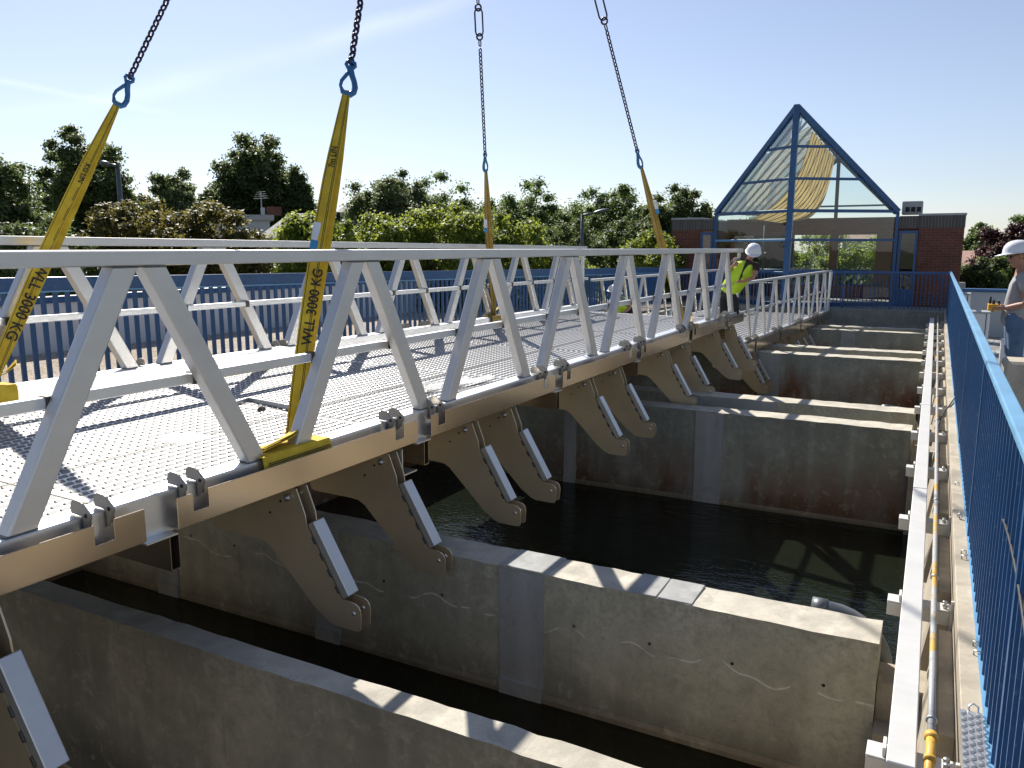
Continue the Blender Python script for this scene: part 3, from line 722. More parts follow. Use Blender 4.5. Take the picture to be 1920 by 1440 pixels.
def rigging(H, E, tilt, lab_c, lab_s, spec, coupling=None):
    H = Vector(H); d = (PC-H).normalized()
    view = (Vector((0, 0, 1.7))-H).normalized(); sd = d.cross(view).normalized(); nv = sd.cross(d).normalized()
    # --- chain (with its hook): thing
    ch = MB(); q = H+d*.20; tot = (PC-q).length; pitch = .047; k = 0; up_ = MB(); t = 0
    skip = None
    if coupling: skip = (coupling-.30, coupling+.30)
    ref = (sd+nv).normalized(); ref2 = d.cross(ref)
    while t < min(tot, 3.6):
        if not (skip and skip[0] < t < skip[1]): link(up_ if skip and t > skip[1] else ch, q+d*t, d, ref if k % 2 else ref2, .070, .056, .0088)
        t += pitch; k += 1
    root = ch.build('lifting_chain', M['chain'], loc=H); tag(root, lab_c, 'chain', 'chains coming down from the crane')
    hk = MB()                                   # clevis eye, body, curved hook, latch
    g_ = .84
    hd = lambda x, y: H + sd*(x*g_*tilt) + d*(y*g_)
    hk.tube([hd(-.035, .20), hd(-.03, .225), hd(0, .235), hd(.03, .225), hd(.035, .20), hd(.02, .175), hd(-.02, .175)], .013, 8, closed=True)
    hk.tube([hd(0, .185), hd(.008, .15), hd(.022, .11), hd(.045, .06), hd(.058, .01), hd(.052, -.035), hd(.028, -.062), hd(-.002, -.066), hd(-.03, -.05), hd(-.045, -.018)], [.02, .021, .02, .019, .02, .021, .021, .019, .016, .011], 10)
    hk.tube([hd(-.004, .15), hd(-.022, .105), hd(-.05, .045), hd(-.053, .0), hd(-.046, -.022)], [.015, .013, .012, .011, .009], 8)
    hk.build('hook', M['hook'], root)
    if coupling:
        up_.build('upper_chain', M['chain'], root)
        cp = MB(); c = q+d*coupling
        link(cp, c, d, sd, .34, .115, .0105, 8); link(cp, c+d*.17, d, sd, .10, .095, .012, 8); link(cp, c-d*.17, d, sd, .10, .095, .012, 8)
        link(cp, c-d*.245, d, ref, .09, .05, .008, 6); link(cp, c+d*.245, d, ref, .09, .05, .008, 6)
        cp.build('coupling_link', M['chain'], root)
    # --- sling: thing
    E = Vector(E); dd = (E-H).normalized()
    sl = MB(); n = 14; sdw = dd.cross(view).normalized()
    for lay, off in ((0, -.014), (1, .014)):
        pts = []; wd = []; tw = []
        for i in range(n+1):
            t = i/n; o = off*(1 if t > .05 else .3)
            bow = math.sin(t*math.pi)*(.03 if lay else -.012)
            pts.append(H+d*(-.03)*(1-t)+(E-H)*t+nv*o+sdw*bow*spec.get('bow', 1)); wd.append(.046+.034*min(1, t*4)); tw.append(spec.get('twist', (0, 0))[lay]*t+.15*math.sin(5*t+lay))
        webbing(sl, pts, [x*spec.get('w', 1) for x in wd], sdw, .008, 0, tw, (-.72, -.5, .72) if lay else (.6, .8))
    so = sl.build('webbing_sling', [M[spec.get('m', 'strap')], M['print']], loc=H, recalc=False); tag(so, lab_s, 'sling', 'yellow slings carrying the gangway')
    return so, dd, sdw, view

def wrap(so, s0, s1, side, spread=.0):
    """sling choked round the chord of the lifted gangway"""
    mb = MB()
    def ring(sa, sb, lift_, bulge):
        m0, m1 = (-.062, .095) if side < 0 else (2.805, 2.962)
        f = [(m1, .012), (m0-.0, .016), (m0-.012, -.045), (m0-.006, -.115), (m0+.05, -.205), (m1, -.205)]
        vs = []
        for (m, w_) in f:
            vs += [BL(sa, m, w_*1.0+lift_), BL(sb, m, w_+lift_*.4)]
        for (m, w_) in f:
            c = .007; vs += [BL(sa, m+(c if m > (m0+m1)/2 else -c), w_+lift_+.006), BL(sb, m+(c if m > (m0+m1)/2 else -c), w_+lift_*.4+.006)]
        k = len(f); fs = []
        for i in range(k-1):
            fs.append((2*i, 2*i+1, 2*i+3, 2*i+2)); fs.append((2*k+2*i, 2*k+2*i+2, 2*k+2*i+3, 2*k+2*i+1))
        for i in range(k-1): fs.append((2*i, 2*i+2, 2*k+2*i+2, 2*k+2*i)); fs.append((2*i+1, 2*k+2*i+1, 2*k+2*i+3, 2*i+3))
        mb.add(vs, fs)
    ring(s0, s1, .0, 0); ring(s0+.03, s1-.12, .007, 0)
    # the leg of the choke running up over the chord
    for z in (.03, .045): webbing(mb, [BL(s0+.05, .0 if side < 0 else 2.9, z), BL((s0+s1)/2, .02 if side < 0 else 2.88, z+.02), BL(s1-.03, .045 if side < 0 else 2.855, z+.07), BL(s1+.02, .09 if side < 0 else 2.81, z+.14)], [.10, .10, .09, .08], (1, 0, .4), .006)
    return mb.build('choke_loop', so.data.materials[0], so)

C3, C4 = 1.65, 1.77
s1_, d1, w1_, v1 = rigging((-5.60, 4.22, 2.82), BL(3.35, 2.85, .05), 1, 'dark lifting chain slanting to the top of the sky on the far left', 'yellow webbing sling reading WLL 3000 KG slanting down to the far truss on the left', {'twist': (0.15, -.2)})
s2_, d2, w2_, v2 = rigging((-3.505, 4.33, 2.735), BL(3.36, .10, .02), 1, 'dark lifting chain hanging almost upright above the printed yellow sling', 'yellow webbing sling printed WLL 3000 KG, choked round the near chord in front', {'twist': (0.1, .25)})
s3_, d3, w3_, v3 = rigging((-5.66, 9.92, 2.80), BL(10.75, 2.84, .03), -.6, 'lifting chain with a long oval coupling link, nearest the middle of the sky', 'backlit yellow sling with white and blue tag, choked round the far chord', {'twist': (.7, .9), 'w': .85, 'm': 'strap_backlit'}, C3)
s4_, d4, w4_, v4 = rigging((-3.575, 10.36, 2.79), BL(11.30, .08, .02), -.6, 'lifting chain with an oval coupling link leaning towards the pointed glass roof', 'backlit yellow sling choked round the near chord beside the bending worker', {'twist': (.6, .8), 'w': .85, 'm': 'strap_backlit'}, C4)
wrap(s2_, 2.96, 3.48, -1); wrap(s4_, 11.2, 11.5, -1); wrap(s3_, 10.6, 10.9, 1); wrap(s1_, 3.2, 3.5, 1)
def sling_text(so, H, E, t, body, size, dd, sdw, view, off=0.0, flip=False):
    H, E = Vector(H), Vector(E); c = H+(E-H)*t+sdw*off
    xd = -dd if not flip else dd; nn = sdw.cross(dd).normalized(); nn = nn if nn.dot(view) > 0 else -nn
    yd = nn.cross(xd)
    text_mesh(body, size, 'lettering', so, c+nn*.03, xd, yd, nn)
sling_text(s2_, (-3.505, 4.33, 2.735), BL(3.36, .10, .02), .66, 'WLL 3000 KG', .082, d2, w2_, v2)
sling_text(s2_, (-3.505, 4.33, 2.735), BL(3.36, .10, .02), .23, '7m LIN', .05, d2, w2_, v2, .02)
sling_text(s1_, (-5.60, 4.22, 2.82), BL(3.35, 2.85, .05), .73, 'WLL 3000 KG', .10, d1, w1_, v1, 0, True)
sling_text(s1_, (-5.60, 4.22, 2.82), BL(3.35, 2.85, .05), .28, 'KG LIN', .05, d1, w1_, v1, .01, True)
for z_ in (-.012, -.022):
    mb_ = MB(); fbox(mb_, BL, 2.98, 3.47, -.092, -.089, z_-.002, z_+.002); mb_.build('stripe', M['print'], s2_)
text_mesh('3000 KG', .075, 'lettering', s2_, BL(3.30, -.0905, -.068), (BL(1, 0, 0)-BL(0, 0, 0)).normalized(), Vector((0, 0, 1)), Vector((1, 0, 0)), .9)
def sling_tag(so, H, E, t, sdw, view, off):
    H, E = Vector(H), Vector(E); dd = (E-H).normalized(); c = H+(E-H)*t+sdw*off+view*.02
    mb = MB(); nn = sdw.cross(dd).normalized()
    mb.beam(c, c+dd*.12, .045, .004, nn, 0); mb.beam(c+dd*.121, c+dd*.19, .046, .005, nn, 1)
    mb.build('care_label', [M['label_white'], M['label_blue']], so)
sling_tag(s2_, (-3.505, 4.33, 2.735), BL(3.36, .10, .02), .42, w2_, v2, .05)
sling_tag(s3_, (-5.66, 9.92, 2.80), BL(10.75, 2.84, .03), .33, w3_, v3, .05)
sling_tag(s4_, (-3.575, 10.36, 2.79), BL(11.30, .08, .02), .22, w4_, v4, -.05)

# ------------------------------------------------------------------ right side: guide beam, pipe, picket fence, fittings on the ledge
bm_ = empty('aluminium_beam', (0.015, 12, -.12), 'white aluminium guide beam running the length of the basin beside the ledge', 'beam')
def beam_x(y): return 0.016 - 0.0040*(y-2.8)
segs = [2.78, 6.35, 9.9, 13.4, 16.9, 19.9, 22.6]
for a, b in zip(segs, segs[1:]):
    b -= .012
    sb = MB().hexa([(beam_x(a)-.046, a, -.12), (beam_x(a)+.046, a, -.12), (beam_x(b)+.046, b, -.12), (beam_x(b)-.046, b, -.12), (beam_x(a)-.046, a, -.02), (beam_x(a)+.046, a, -.02), (beam_x(b)+.046, b, -.02), (beam_x(b)-.046, b, -.02)])
    sb.build('beam_section', M['alu_rail'], bm_, bevel=.004)
for k, y in enumerate(np.arange(3.0, 22.6, 1.46)):
    ar = MB(); x0 = beam_x(y)-.115
    ar.box(x0, .199, y-.05, y+.05, -.128, -.121); ar.box(x0, .199, y-.05, y-.044, -.20, -.129); ar.box(x0, x0+.006, y-.043, y+.043, -.19, -.129)
    ar.box(.185, .199, y-.07, y-.051, -.25, -.06); ar.box(beam_x(y)-.062, beam_x(y)-.050, y-.04, y+.04, -.12, -.085)
    ar.tube([(.16, y-.02, -.12), (.16, y-.02, -.095)], .012, 6, mi=1); ar.tube([(.16, y+.02, -.12), (.16, y+.02, -.098)], .012, 6, mi=1)
    ar.build('support_arm', [M['alu_rail'], M['steel']], bm_, bevel=.002)

def pipe_mat():
    m, t, p, o = mat_new('yellow_galvanised_pipe'); v = posvec(t); n = noise(t, posvec(t, (1, 1, 1)), 1.7, 5, 0.7); f = noise(t, v, 30, 4)
    k = ramp(t, n, 0.53, 0.57)
    c = mixc(t, k, (0.36,0.365,0.36), (0.55,0.32,0.06)); c = mixc(t, mth(t, 'MULTIPLY', ramp(t, f, .55, .7), .6), c, (0.16,0.10,0.05))
    t.links.new(c, p.inputs['Base Color']); p.inputs['Roughness'].default_value = .5; return m
M['pipe'] = pipe_mat()
pp = MB(); px = lambda y: 0.104-.0026*max(0, y-6)
pp.tube([(px(y), y, -.012+.004*math.sin(y)) for y in np.arange(2.93, 23.5, .6)], .0135, 10)
pipe = pp.build('water_pipe', M['pipe'], loc=(.1, 12, -.01)); tag(pipe, 'thin grey and yellow pipe running beside the white beam and the ledge', 'pipe')
pe = MB(); pe.tube([(.103, 3.0, -.012), (.103, 2.90, -.014), (.101, 2.82, -.03), (.099, 2.76, -.07), (.098, 2.72, -.14), (.098, 2.70, -.4)], .016, 10)
pe.tube([(.104, 3.0, -.012), (.104, 2.97, -.012)], .022, 10); pe.tube([(.102, 2.86, -.018), (.101, 2.845, -.021)], .021, 10)
pe.build('elbow', simple('yellow_pipe_paint', (0.60,0.34,0.05), .5, var=.25, scale=20), pipe)
pcs = MB()
for y in np.arange(3.1, 22, 1.46): pcs.tube([(px(y)+.017*math.cos(a), y, -.012+.017*math.sin(a)) for a in np.linspace(0, 2*math.pi, 10)[:-1]], .004, 6, closed=True)
pcs.build('pipe_clip', M['steel'], pipe)

def picket_fence(name, label, p0, p1, z0, z1, pitch, pw, pt, rail, posts, loc, foot=True, lean=0.0, railm=None, mats=('blue', 'blue_pale'), group=None, tilt_top=True, lower=None):
    """fence from p0 to p1 (x, y), base z0 (at p0, p1), top z1 (at p0, p1)"""
    root = empty(name, loc, label, 'fence', group)
    a, b = Vector((*p0, 0)), Vector((*p1, 0)); L = (b-a).length; d = (b-a)/L; nrm = Vector((-d.y, d.x, 0))
    P = lambda s, n, z: a + d*s + nrm*n + Vector((0, 0, z))
    zb = lambda s: z0[0]+(z0[1]-z0[0])*s/L
    zt = lambda s: z1[0]+(z1[1]-z1[0])*s/L
    rw, rh = rail
    pk = MB(); s = pitch*.5
    while s < L:
        pk.hexa([P(s-pt/2, pw/2, zb(s)+.012), P(s-pt/2, -pw/2, zb(s)+.012), P(s+pt/2, -pw/2, zb(s)+.012), P(s+pt/2, pw/2, zb(s)+.012), P(s-pt/2, pw/2, zt(s)-rh), P(s-pt/2, -pw/2, zt(s)-rh), P(s+pt/2, -pw/2, zt(s)-rh), P(s+pt/2, pw/2, zt(s)-rh)])
        s += pitch
    pk.build('picket_panel', M[mats[0]], root)
    tr = MB(); o = rh if tilt_top else 0
    tr.hexa([P(0, rw/2, zt(0)-rh), P(0, -rw/2, zt(0)-rh), P(L, -rw/2, zt(L)-rh), P(L, rw/2, zt(L)-rh), P(0, rw*.42, zt(0)), P(0, -rw*.42, zt(0)), P(L, -rw*.42, zt(L)), P(L, rw*.42, zt(L))])
    tr.build('top_rail', M[railm or mats[0]], root, bevel=.006, seg=2)
    if foot:
        br = MB(); br.hexa([P(0, pw*.75, zb(0)+.002), P(0, -pw*.75, zb(0)+.002), P(L, -pw*.75, zb(L)+.002), P(L, pw*.75, zb(L)+.002), P(0, pw*.75, zb(0)+.011), P(0, -pw*.75, zb(0)+.011), P(L, -pw*.75, zb(L)+.011), P(L, pw*.75, zb(L)+.011)])
        br.build('bottom_rail', M[mats[1]], root)
    if lower:
        lr = MB(); lr.hexa([P(0, pw*.7, zt(0)-lower-.02), P(0, -pw*.9, zt(0)-lower-.02), P(L, -pw*.9, zt(L)-lower-.02), P(L, pw*.7, zt(L)-lower-.02), P(0, pw*.7, zt(0)-lower), P(0, -pw*.9, zt(0)-lower), P(L, -pw*.9, zt(L)-lower), P(L, pw*.7, zt(L)-lower)])
        lr.build('upper_ledge', M[mats[1]], root)  # pale colour stands in for sun catching this ledge
    for s in posts:
        po = MB(); po.hexa([P(s-.02, .02, zb(s)-.05), P(s-.02, -.02, zb(s)-.05), P(s+.02, -.02, zb(s)-.05), P(s+.02, .02, zb(s)-.05), P(s-.02, .02, zt(s)-rh), P(s-.02, -.02, zt(s)-rh), P(s+.02, -.02, zt(s)-rh), P(s+.02, .02, zt(s)-rh)])
        po.build('post', M[mats[0]], root)
    return root, P
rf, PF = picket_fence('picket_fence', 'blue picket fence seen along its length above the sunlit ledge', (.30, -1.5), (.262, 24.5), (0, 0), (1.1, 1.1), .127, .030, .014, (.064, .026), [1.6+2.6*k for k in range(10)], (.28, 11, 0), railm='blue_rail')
cbl = MB(); cbl.tube([(.281, y, .55+.35*math.sin((y-2.0)*.8)*math.exp(-(y-2.2)**2*.2)-.1*(y-2.6)) for y in np.arange(1.9, 3.4, .06)], .006, 6)
tag(cbl.build('black_cable', M['rubber'], loc=(.281, 2.6, .3)), 'black cable hanging down against the near blue pickets', 'cable')
bc = MB(); bc.tube([(.29, 10.25, .06), (.25, 10.1, .02), (.21, 9.75, .012), (.17, 9.6, -.02), (.13, 9.3, -.06), (.11, 9.0, -.1)], .007, 6)
tag(bc.build('black_cable', M['rubber'], loc=(.2, 9.7, 0)), 'short black cable crossing the concrete ledge to the pipe', 'cable')

def tread_plate_mat():
    m, t, p, o = mat_new('aluminium_tread_plate'); v = posvec(t)
    s = N(t, 'ShaderNodeSeparateXYZ'); t.links.new(v, s.inputs[0])
    a = mth(t, 'MULTIPLY', mth(t, 'ADD', s.outputs[0], s.outputs[1]), 1.0); b = mth(t, 'SUBTRACT', s.outputs[0], s.outputs[1])
    ch = mth(t, 'GREATER_THAN', mth(t, 'SINE', mth(t, 'MULTIPLY', s.outputs[1], 150.0)), 0.0)
    w1 = mth(t, 'SINE', mth(t, 'MULTIPLY', mth(t, 'ADD', s.outputs[0], mth(t, 'MULTIPLY', s.outputs[1], .55)), 900.0)); w2 = mth(t, 'SINE', mth(t, 'MULTIPLY', mth(t, 'SUBTRACT', s.outputs[0], mth(t, 'MULTIPLY', s.outputs[1], .55)), 900.0))
    h = mth(t, 'ADD', mth(t, 'MULTIPLY', ch, w1), mth(t, 'MULTIPLY', mth(t, 'SUBTRACT', 1.0, ch), w2))
    p.inputs['Base Color'].default_value = (.62,.62,.61,1); p.inputs['Metallic'].default_value = .9; p.inputs['Roughness'].default_value = .33
    bump(t, p, ramp(t, h, .2, .8), 0.8, .003); return m
tpl = MB(); tpl.box(.196, .286, 2.45, 3.2, .003, .008); tpl.tube([(.225, 3.2, .008), (.225, 3.215, .02), (.24, 3.225, .026), (.255, 3.215, .02), (.255, 3.2, .008)], .004, 6)
tpo = tag(tpl.build('tread_plate', M['alu_bright'], loc=(.24, 2.8, .003)), 'small aluminium tread plate laid on the near end of the ledge', 'metal plate')
tb_ = MB(); cs = .0225
for iy in range(int(.72/cs)):
    for ix in range(4):
        cx_, cy_ = .196+cs*(ix+.5), 2.46+cs*(iy+.5); sg = 1 if (ix+iy) % 2 else -1
        for k in (-1, 0, 1):
            a_ = Vector((cx_-.0085, cy_-.0085*sg+k*.0052, .0095)); b_ = Vector((cx_+.0085, cy_+.0085*sg+k*.0052, .0095)); tb_.beam(a_, b_, .0022, .003)
tb_.build('tread_pattern', M['steel'], tpo)
for i, (x, y, lab) in enumerate([(.236, 6.47, 'small metal staple in the ledge farthest from the tread plate'), (.238, 5.64, 'small ring bolt standing in the ledge between two staples'), (.246, 4.89, 'small twin staple in the ledge just behind the pale patch'), (.268, 3.70, 'small twin staple in the ledge just behind the tread plate')]):
    mb = MB()
    if i == 1:
        mb.tube([(x+.013*math.cos(a), y, .022+.013*math.sin(a)) for a in np.linspace(0, 2*math.pi, 11)[:-1]], .004, 6, closed=True); mb.tube([(x, y+.01, 0), (x, y+.01, .045)], .004, 6)
    else:
        for k in range(2 if i > 1 else 1): mb.tube([(x-.012, y+k*.09, .001), (x-.012, y+k*.09, .02), (x+.012, y+k*.09, .02), (x+.012, y+k*.09, .003)], .0035, 6)
    tag(mb.build('anchor_bolt', M['steel'], loc=(x, y, 0)), lab, 'bolt', 'metal anchors along the ledge')
def pvc(x, y, z, s, label):
    mb = MB(); n = 9
    pts = [Vector((x, y, z+.1))+Vector((s*.34*(1-math.cos(t)) if False else s*.30*math.sin(t), 0, -s*.28*(1-math.cos(t)))) for t in np.linspace(0, math.pi/2, n)]
    pts = [pts[0]-Vector((.10*s, 0, 0))]+pts+[pts[-1]-Vector((0, 0, 1.2))]
    mb.tube(pts, .062*s, 16); mb.tube([pts[0], pts[0]+Vector((.085*s, 0, 0))], .071*s, 16)
    tag(mb.build('pipe_elbow', M['pvc'], loc=(x, y, z-1)), label, 'pipe', 'grey pipe elbows in the basins')
pvc(-.40, 4.62, -.44, .95, 'grey plastic pipe elbow rising behind the near wall with lime lines'); pvc(-.42, 11.2, -.46, 1.0, 'grey plastic pipe elbow rising behind the second wall in mid basin')
pvc(-.48, 17.55, -.46, .9, 'small grey pipe elbow behind the far dividing wall')

# ------------------------------------------------------------------ left side: far fence, parapet
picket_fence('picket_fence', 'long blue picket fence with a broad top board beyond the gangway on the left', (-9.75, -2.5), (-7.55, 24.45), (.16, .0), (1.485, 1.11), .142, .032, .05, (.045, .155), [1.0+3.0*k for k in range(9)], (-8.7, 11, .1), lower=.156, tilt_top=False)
pw = MB().box(-12.25, -12.07, -6, 26, -4, .86); pwo = tag(pw.build('parapet_wall', M['white_paint'], loc=(-12.15, 10, -4)), 'low white parapet wall with blue coping behind the gravel on the left', 'wall')
MB().box(-12.29, -12.03, -6, 26, .861, .955).build('coping', [M['blue']], pwo, bevel=.01)
MB().box(-12.285, -12.035, -6, 26, .9555, .958).build('sunlit_coping_top', M['white_paint'], pwo)  # white sheet stands in for sun on the blue coping's top
pt = MB(); c = Vector((-10.6, 8.6, .16)); pt.tube([c, c+Vector((0, 0, .05)), c+Vector((0, 0, .052))], [.17, .16, .02], 16)
tag(pt.build('roof_drain', M['zinc'], loc=c), 'flat round grey drain cover on the sunlit gravel', 'drain')
bb = MB(); c = Vector((-7.2, 9.9, .1)); bb.box(c.x-.10, c.x+.10, c.y-.14, c.y+.14, c.z, c.z+.30); bb.box(c.x-.11, c.x+.11, c.y-.15, c.y+.15, c.z+.301, c.z+.33)
tag(bb.build('blue_box', M['blue'], loc=c, bevel=.02), 'small blue plastic box on the gravel behind the far truss', 'box')

# ------------------------------------------------------------------ right platform
rp = MB().box(.46, 9, 18.0, 18.2, 0, .86); M['shaded_white'] = simple('shaded_white_paint', (0.36, 0.38, 0.40), 0.8, var=.08, scale=2)  # white wall paint greyed, its shade put into the colour
rpo = tag(rp.build('parapet_wall', M['shaded_white'], loc=(4, 18.1, 0)), 'low shaded white wall with blue coping behind the man with the remote', 'wall')
MB().box(.44, 9, 17.96, 18.24, .861, .92).build('coping', M['blue'], rpo, bevel=.01)
def white_box(x0, x1, y0, y1, z1, lab):
    b = MB().box(x0, x1, y0, y1, 0, z1-.021); o = tag(b.build('service_box', M['white_paint'], loc=((x0+x1)/2, (y0+y1)/2, 0), bevel=.012), lab, 'box', 'pale service boxes beyond the right fence')
    MB().box(x0-.012, x1+.012, y0-.012, y1+.012, z1-.02, z1).build('lid', M['zinc'], o, bevel=.006)
    MB().box(x1-.055, x1-.045, y0-.006, y0-.001, .03, z1-.03).build('door_gap', M['dark'], o)
white_box(.515, .775, 14.9, 15.3, .69, 'pale tall service box nearest the hands of the man with the remote')
white_box(.40, .545, 16.9, 17.3, .88, 'pale narrow service box further back beside the fence')
gp_ = MB().box(.36, .50, 19.0, 19.2, 0, 1.0); tag(gp_.build('concrete_post', M['deck_floor'], loc=(.43, 19.1, 0), bevel=.015), 'short concrete post standing behind the pale boxes by the brick wall', 'post')
lb = MB().box(.86, 2.5, 13.3, 13.45, .0, .42); lb.box(.9, 2.5, 13.2, 13.29, .05, .12)
tag(lb.build('cable_trough', M['white_paint'], loc=(1.6, 13.4, 0), bevel=.01), 'low white trough on the platform behind the standing man', 'trough')
kb = MB().box(.49, 2.4, 7.0, 7.34, 0, .86); tag(kb.build('concrete_block', M['ledge'], loc=(1.4, 7.1, 0), bevel=.02), 'weathered concrete block wall in front of the standing man', 'wall')
for y0, lab in ((15.0, 'nearer row of white slotted covers on the platform floor'), (16.7, 'farther row of white slotted covers on the platform floor')):
    gm = MB()
    for k in range(14):
        x = .80+k*.075; gm.hexa([(x, y0, .004), (x+.045, y0, .004), (x+.025, y0+.55, .004), (x-.02, y0+.55, .004), (x, y0, .016), (x+.045, y0, .016), (x+.025, y0+.55, .016), (x-.02, y0+.55, .016)])
    tag(gm.build('floor_grating', M['alu_rail'], loc=(1.3, y0+.3, 0)), lab, 'grating', 'slotted covers on the platform')

# ------------------------------------------------------------------ brick building with the glass prow
bld = empty('brick_building', (-3.7, 27.5, 0), 'low brick building with a pointed blue framed glass prow', 'building')
YF, YB = 26.4, 30.2
A = Vector((-3.9, 24.55, 5.62)); P0 = Vector((-3.95, 24.55, 0)); EL = Vector((-6.5, YF, 2.82)); ER = Vector((-1.2, YF, 2.74))
BK = Vector((-3.33, YB, 4.72)); BLf = Vector((-5.35, YB, 2.85)); BRt = Vector((-1.45, YB, 2.85))
def brickwall(x0, x1, y0, y1, z0=0, z1=2.28):
    w_ = MB().box(x0, x1, y0, y1, z0, z1).build('brick_wall', M['brick'], bld)
    MB().box(x0-.012, x1+.012, y0-.012, y1+.012, z1, z1+.34).build('soldier_course', M['soldier'], w_)
    MB().box(x0-.03, x1+.03, y0-.03, y1+.03, z1+.341, z1+.40).build('coping', M['zinc'], w_)
    return w_
brickwall(-7.95, -6.98, YF, YB); brickwall(-.62, .54, YF, YB)
MB().box(-6.98, -6.56, YF, YF+.2, 2.25, 2.28).build('lintel', M['brick'], bld); MB().box(-6.98, -6.56, YF-.012, YF+.2, 2.281, 2.62).build('soldier_course', M['soldier'], bld)
MB().box(-1.14, -.62, YF, YF+.2, 2.25, 2.28).build('lintel', M['brick'], bld); MB().box(-1.14, -.62, YF-.012, YF+.2, 2.281, 2.62).build('soldier_course', M['soldier'], bld)
bw = MB(); bw.box(-6.98, -.62, YB-.25, YB, 2.15, 2.72); bw.box(-3.42, -3.16, YB-.24, YB, 0, 2.149); bw.box(-1.95, -.62, YB-.24, YB, 0, 2.149); bw.box(-6.98, -6.2, YB-.24, YB, 0, 2.149); bw.box(-6.19, -1.96, YB-.23, YB-.01, 0, .45)
bw.build('brick_wall', M['brick'], bld)
MB().box(-6.19, -4.62, YB-.22, YB-.02, .451, 2.149).build('inner_wall', simple('dark_inner_wall', (.03,.036,.034), .6), bld)  # near-black colour stands in for the dim interior and reflections behind the glass
for x0, x1 in ((-6.98, -6.58), (-1.13, -.63)):
    dr = MB(); dr.box(x0, x0+.07, YF-.03, YF+.05, 0, 2.2); dr.box(x1-.07, x1, YF-.03, YF+.05, 0, 2.2); dr.box(x0+.071, x1-.071, YF-.03, YF+.05, 2.12, 2.2); dr.box(x0+.071, x1-.071, YF-.03, YF+.05, .0, .5)
    d_ = dr.build('door', M['blue'], bld)
    MB().box(x0+.071, x1-.071, YF+.0, YF+.02, .501, 2.119).build('pane', M['glass'], d_)
vt = MB().box(-1.13, -.58, 27.0, 27.6, 2.69, 3.07); vo_ = vt.build('roof_vent', M['zinc'], bld, bevel=.015)
for k in range(3): MB().box(-1.03+.15*k, -.92+.15*k, 26.985, 26.999, 2.76, 2.90).build('vent_opening', M['dark'], vo_)
# prow frame
def bar(name, p, q, wd, ht, m='blue', par=None):
    return MB().beam(p, q, wd, ht, (0, 0, 1) if abs((Vector(q)-Vector(p)).normalized().z) < .95 else (0, 1, 0)).build(name, M[m], par or bld, bevel=.008)
bar('prow_post', P0, A+Vector((0, -.01, .06)), .17, .17)
bar('rafter', A, EL, .13, .16); bar('rafter', A, ER, .13, .16)
bar('corner_post', Vector((EL.x, EL.y, 0)), EL, .09, .09, 'blue'); bar('corner_post', Vector((ER.x, ER.y, 0)), ER, .09, .09, 'blue')
bar('ridge', A, BK, .08, .10, 'blue_dark'); bar('rafter', BK, BLf, .10, .12, 'bark'); bar('rafter', BK, BRt, .10, .12, 'bark')
bar('back_post', Vector((-3.30, YB-.1, 2.72)), BK, .11, .11, 'bark')
bar('back_rail', Vector((-4.9, YB-.05, 3.12)), Vector((-1.75, YB-.05, 3.12)), .05, .06, 'blue_dark')
bar('eave_rail', EL, BLf, .07, .08, 'blue_dark'); bar('eave_rail', ER, BRt, .07, .08, 'blue_dark')
def on_raf(E_, z): t = (A.z-z)/(A.z-E_.z); return A+(E_-A)*t
def pz(z): return P0+(A-P0)*(z/A.z)
for E_ in (EL, ER):
    for z in (4.55, 3.66): bar('transom', pz(z), on_raf(E_, z), .06, .075)
    bar('transom', pz(2.76), Vector((E_.x, E_.y, 2.76)), .07, .09)
    bar('transom', pz(1.93), Vector((E_.x, E_.y, 1.93)), .06, .07, 'blue_pale' if E_ is EL else 'blue'); bar('transom', pz(.98), Vector((E_.x, E_.y, .98)), .06, .08)
    bar('transom', pz(.06), Vector((E_.x, E_.y, .06)), .08, .12)
    q = [pz(0.1), Vector((E_.x, E_.y, .1)), E_, A]
    gl_ = MB().add([p+Vector((0, .03, 0)) for p in q], [(0, 1, 2, 3)]); gl_.build('glass_wall', M['glass'], bld)
for E_, Bq in ((EL, BLf), (ER, BRt)):
    MB().add([A, E_, Bq, BK], [(0, 1, 2, 3)]).build('glass_roof', M['glass_roof'], bld)
    for k in range(1, 9):
        t = k/9; a = A+(BK-A)*t; b = E_+(Bq-E_)*t
        MB().beam(a, b, .05, .06).build('glazing_bar', M['alu_rail'] if E_ is EL else M['blue_dark'], bld)
for E_, Bq in ((EL, BLf), (ER, BRt)):
    MB().add([Vector((E_.x, E_.y, .1)), Vector((Bq.x, Bq.y, .1)), Bq, E_], [(0, 1, 2, 3)]).build('glass_wall', M['glass'], bld)
MB().add([Vector((-6.2, YB-.12, .45)), Vector((-1.95, YB-.12, .45)), Vector((-1.95, YB-.12, 2.15)), Vector((-6.2, YB-.12, 2.15))], [(0, 1, 2, 3)]).build('glass_wall', M['glass_roof'], bld)
MB().add([BLf+Vector((0, -.02, 0)), BRt+Vector((0, -.02, 0)), BK+Vector((0, -.02, 0))], [(0, 1, 2)]).build('glass_wall', M['glass_roof'], bld)
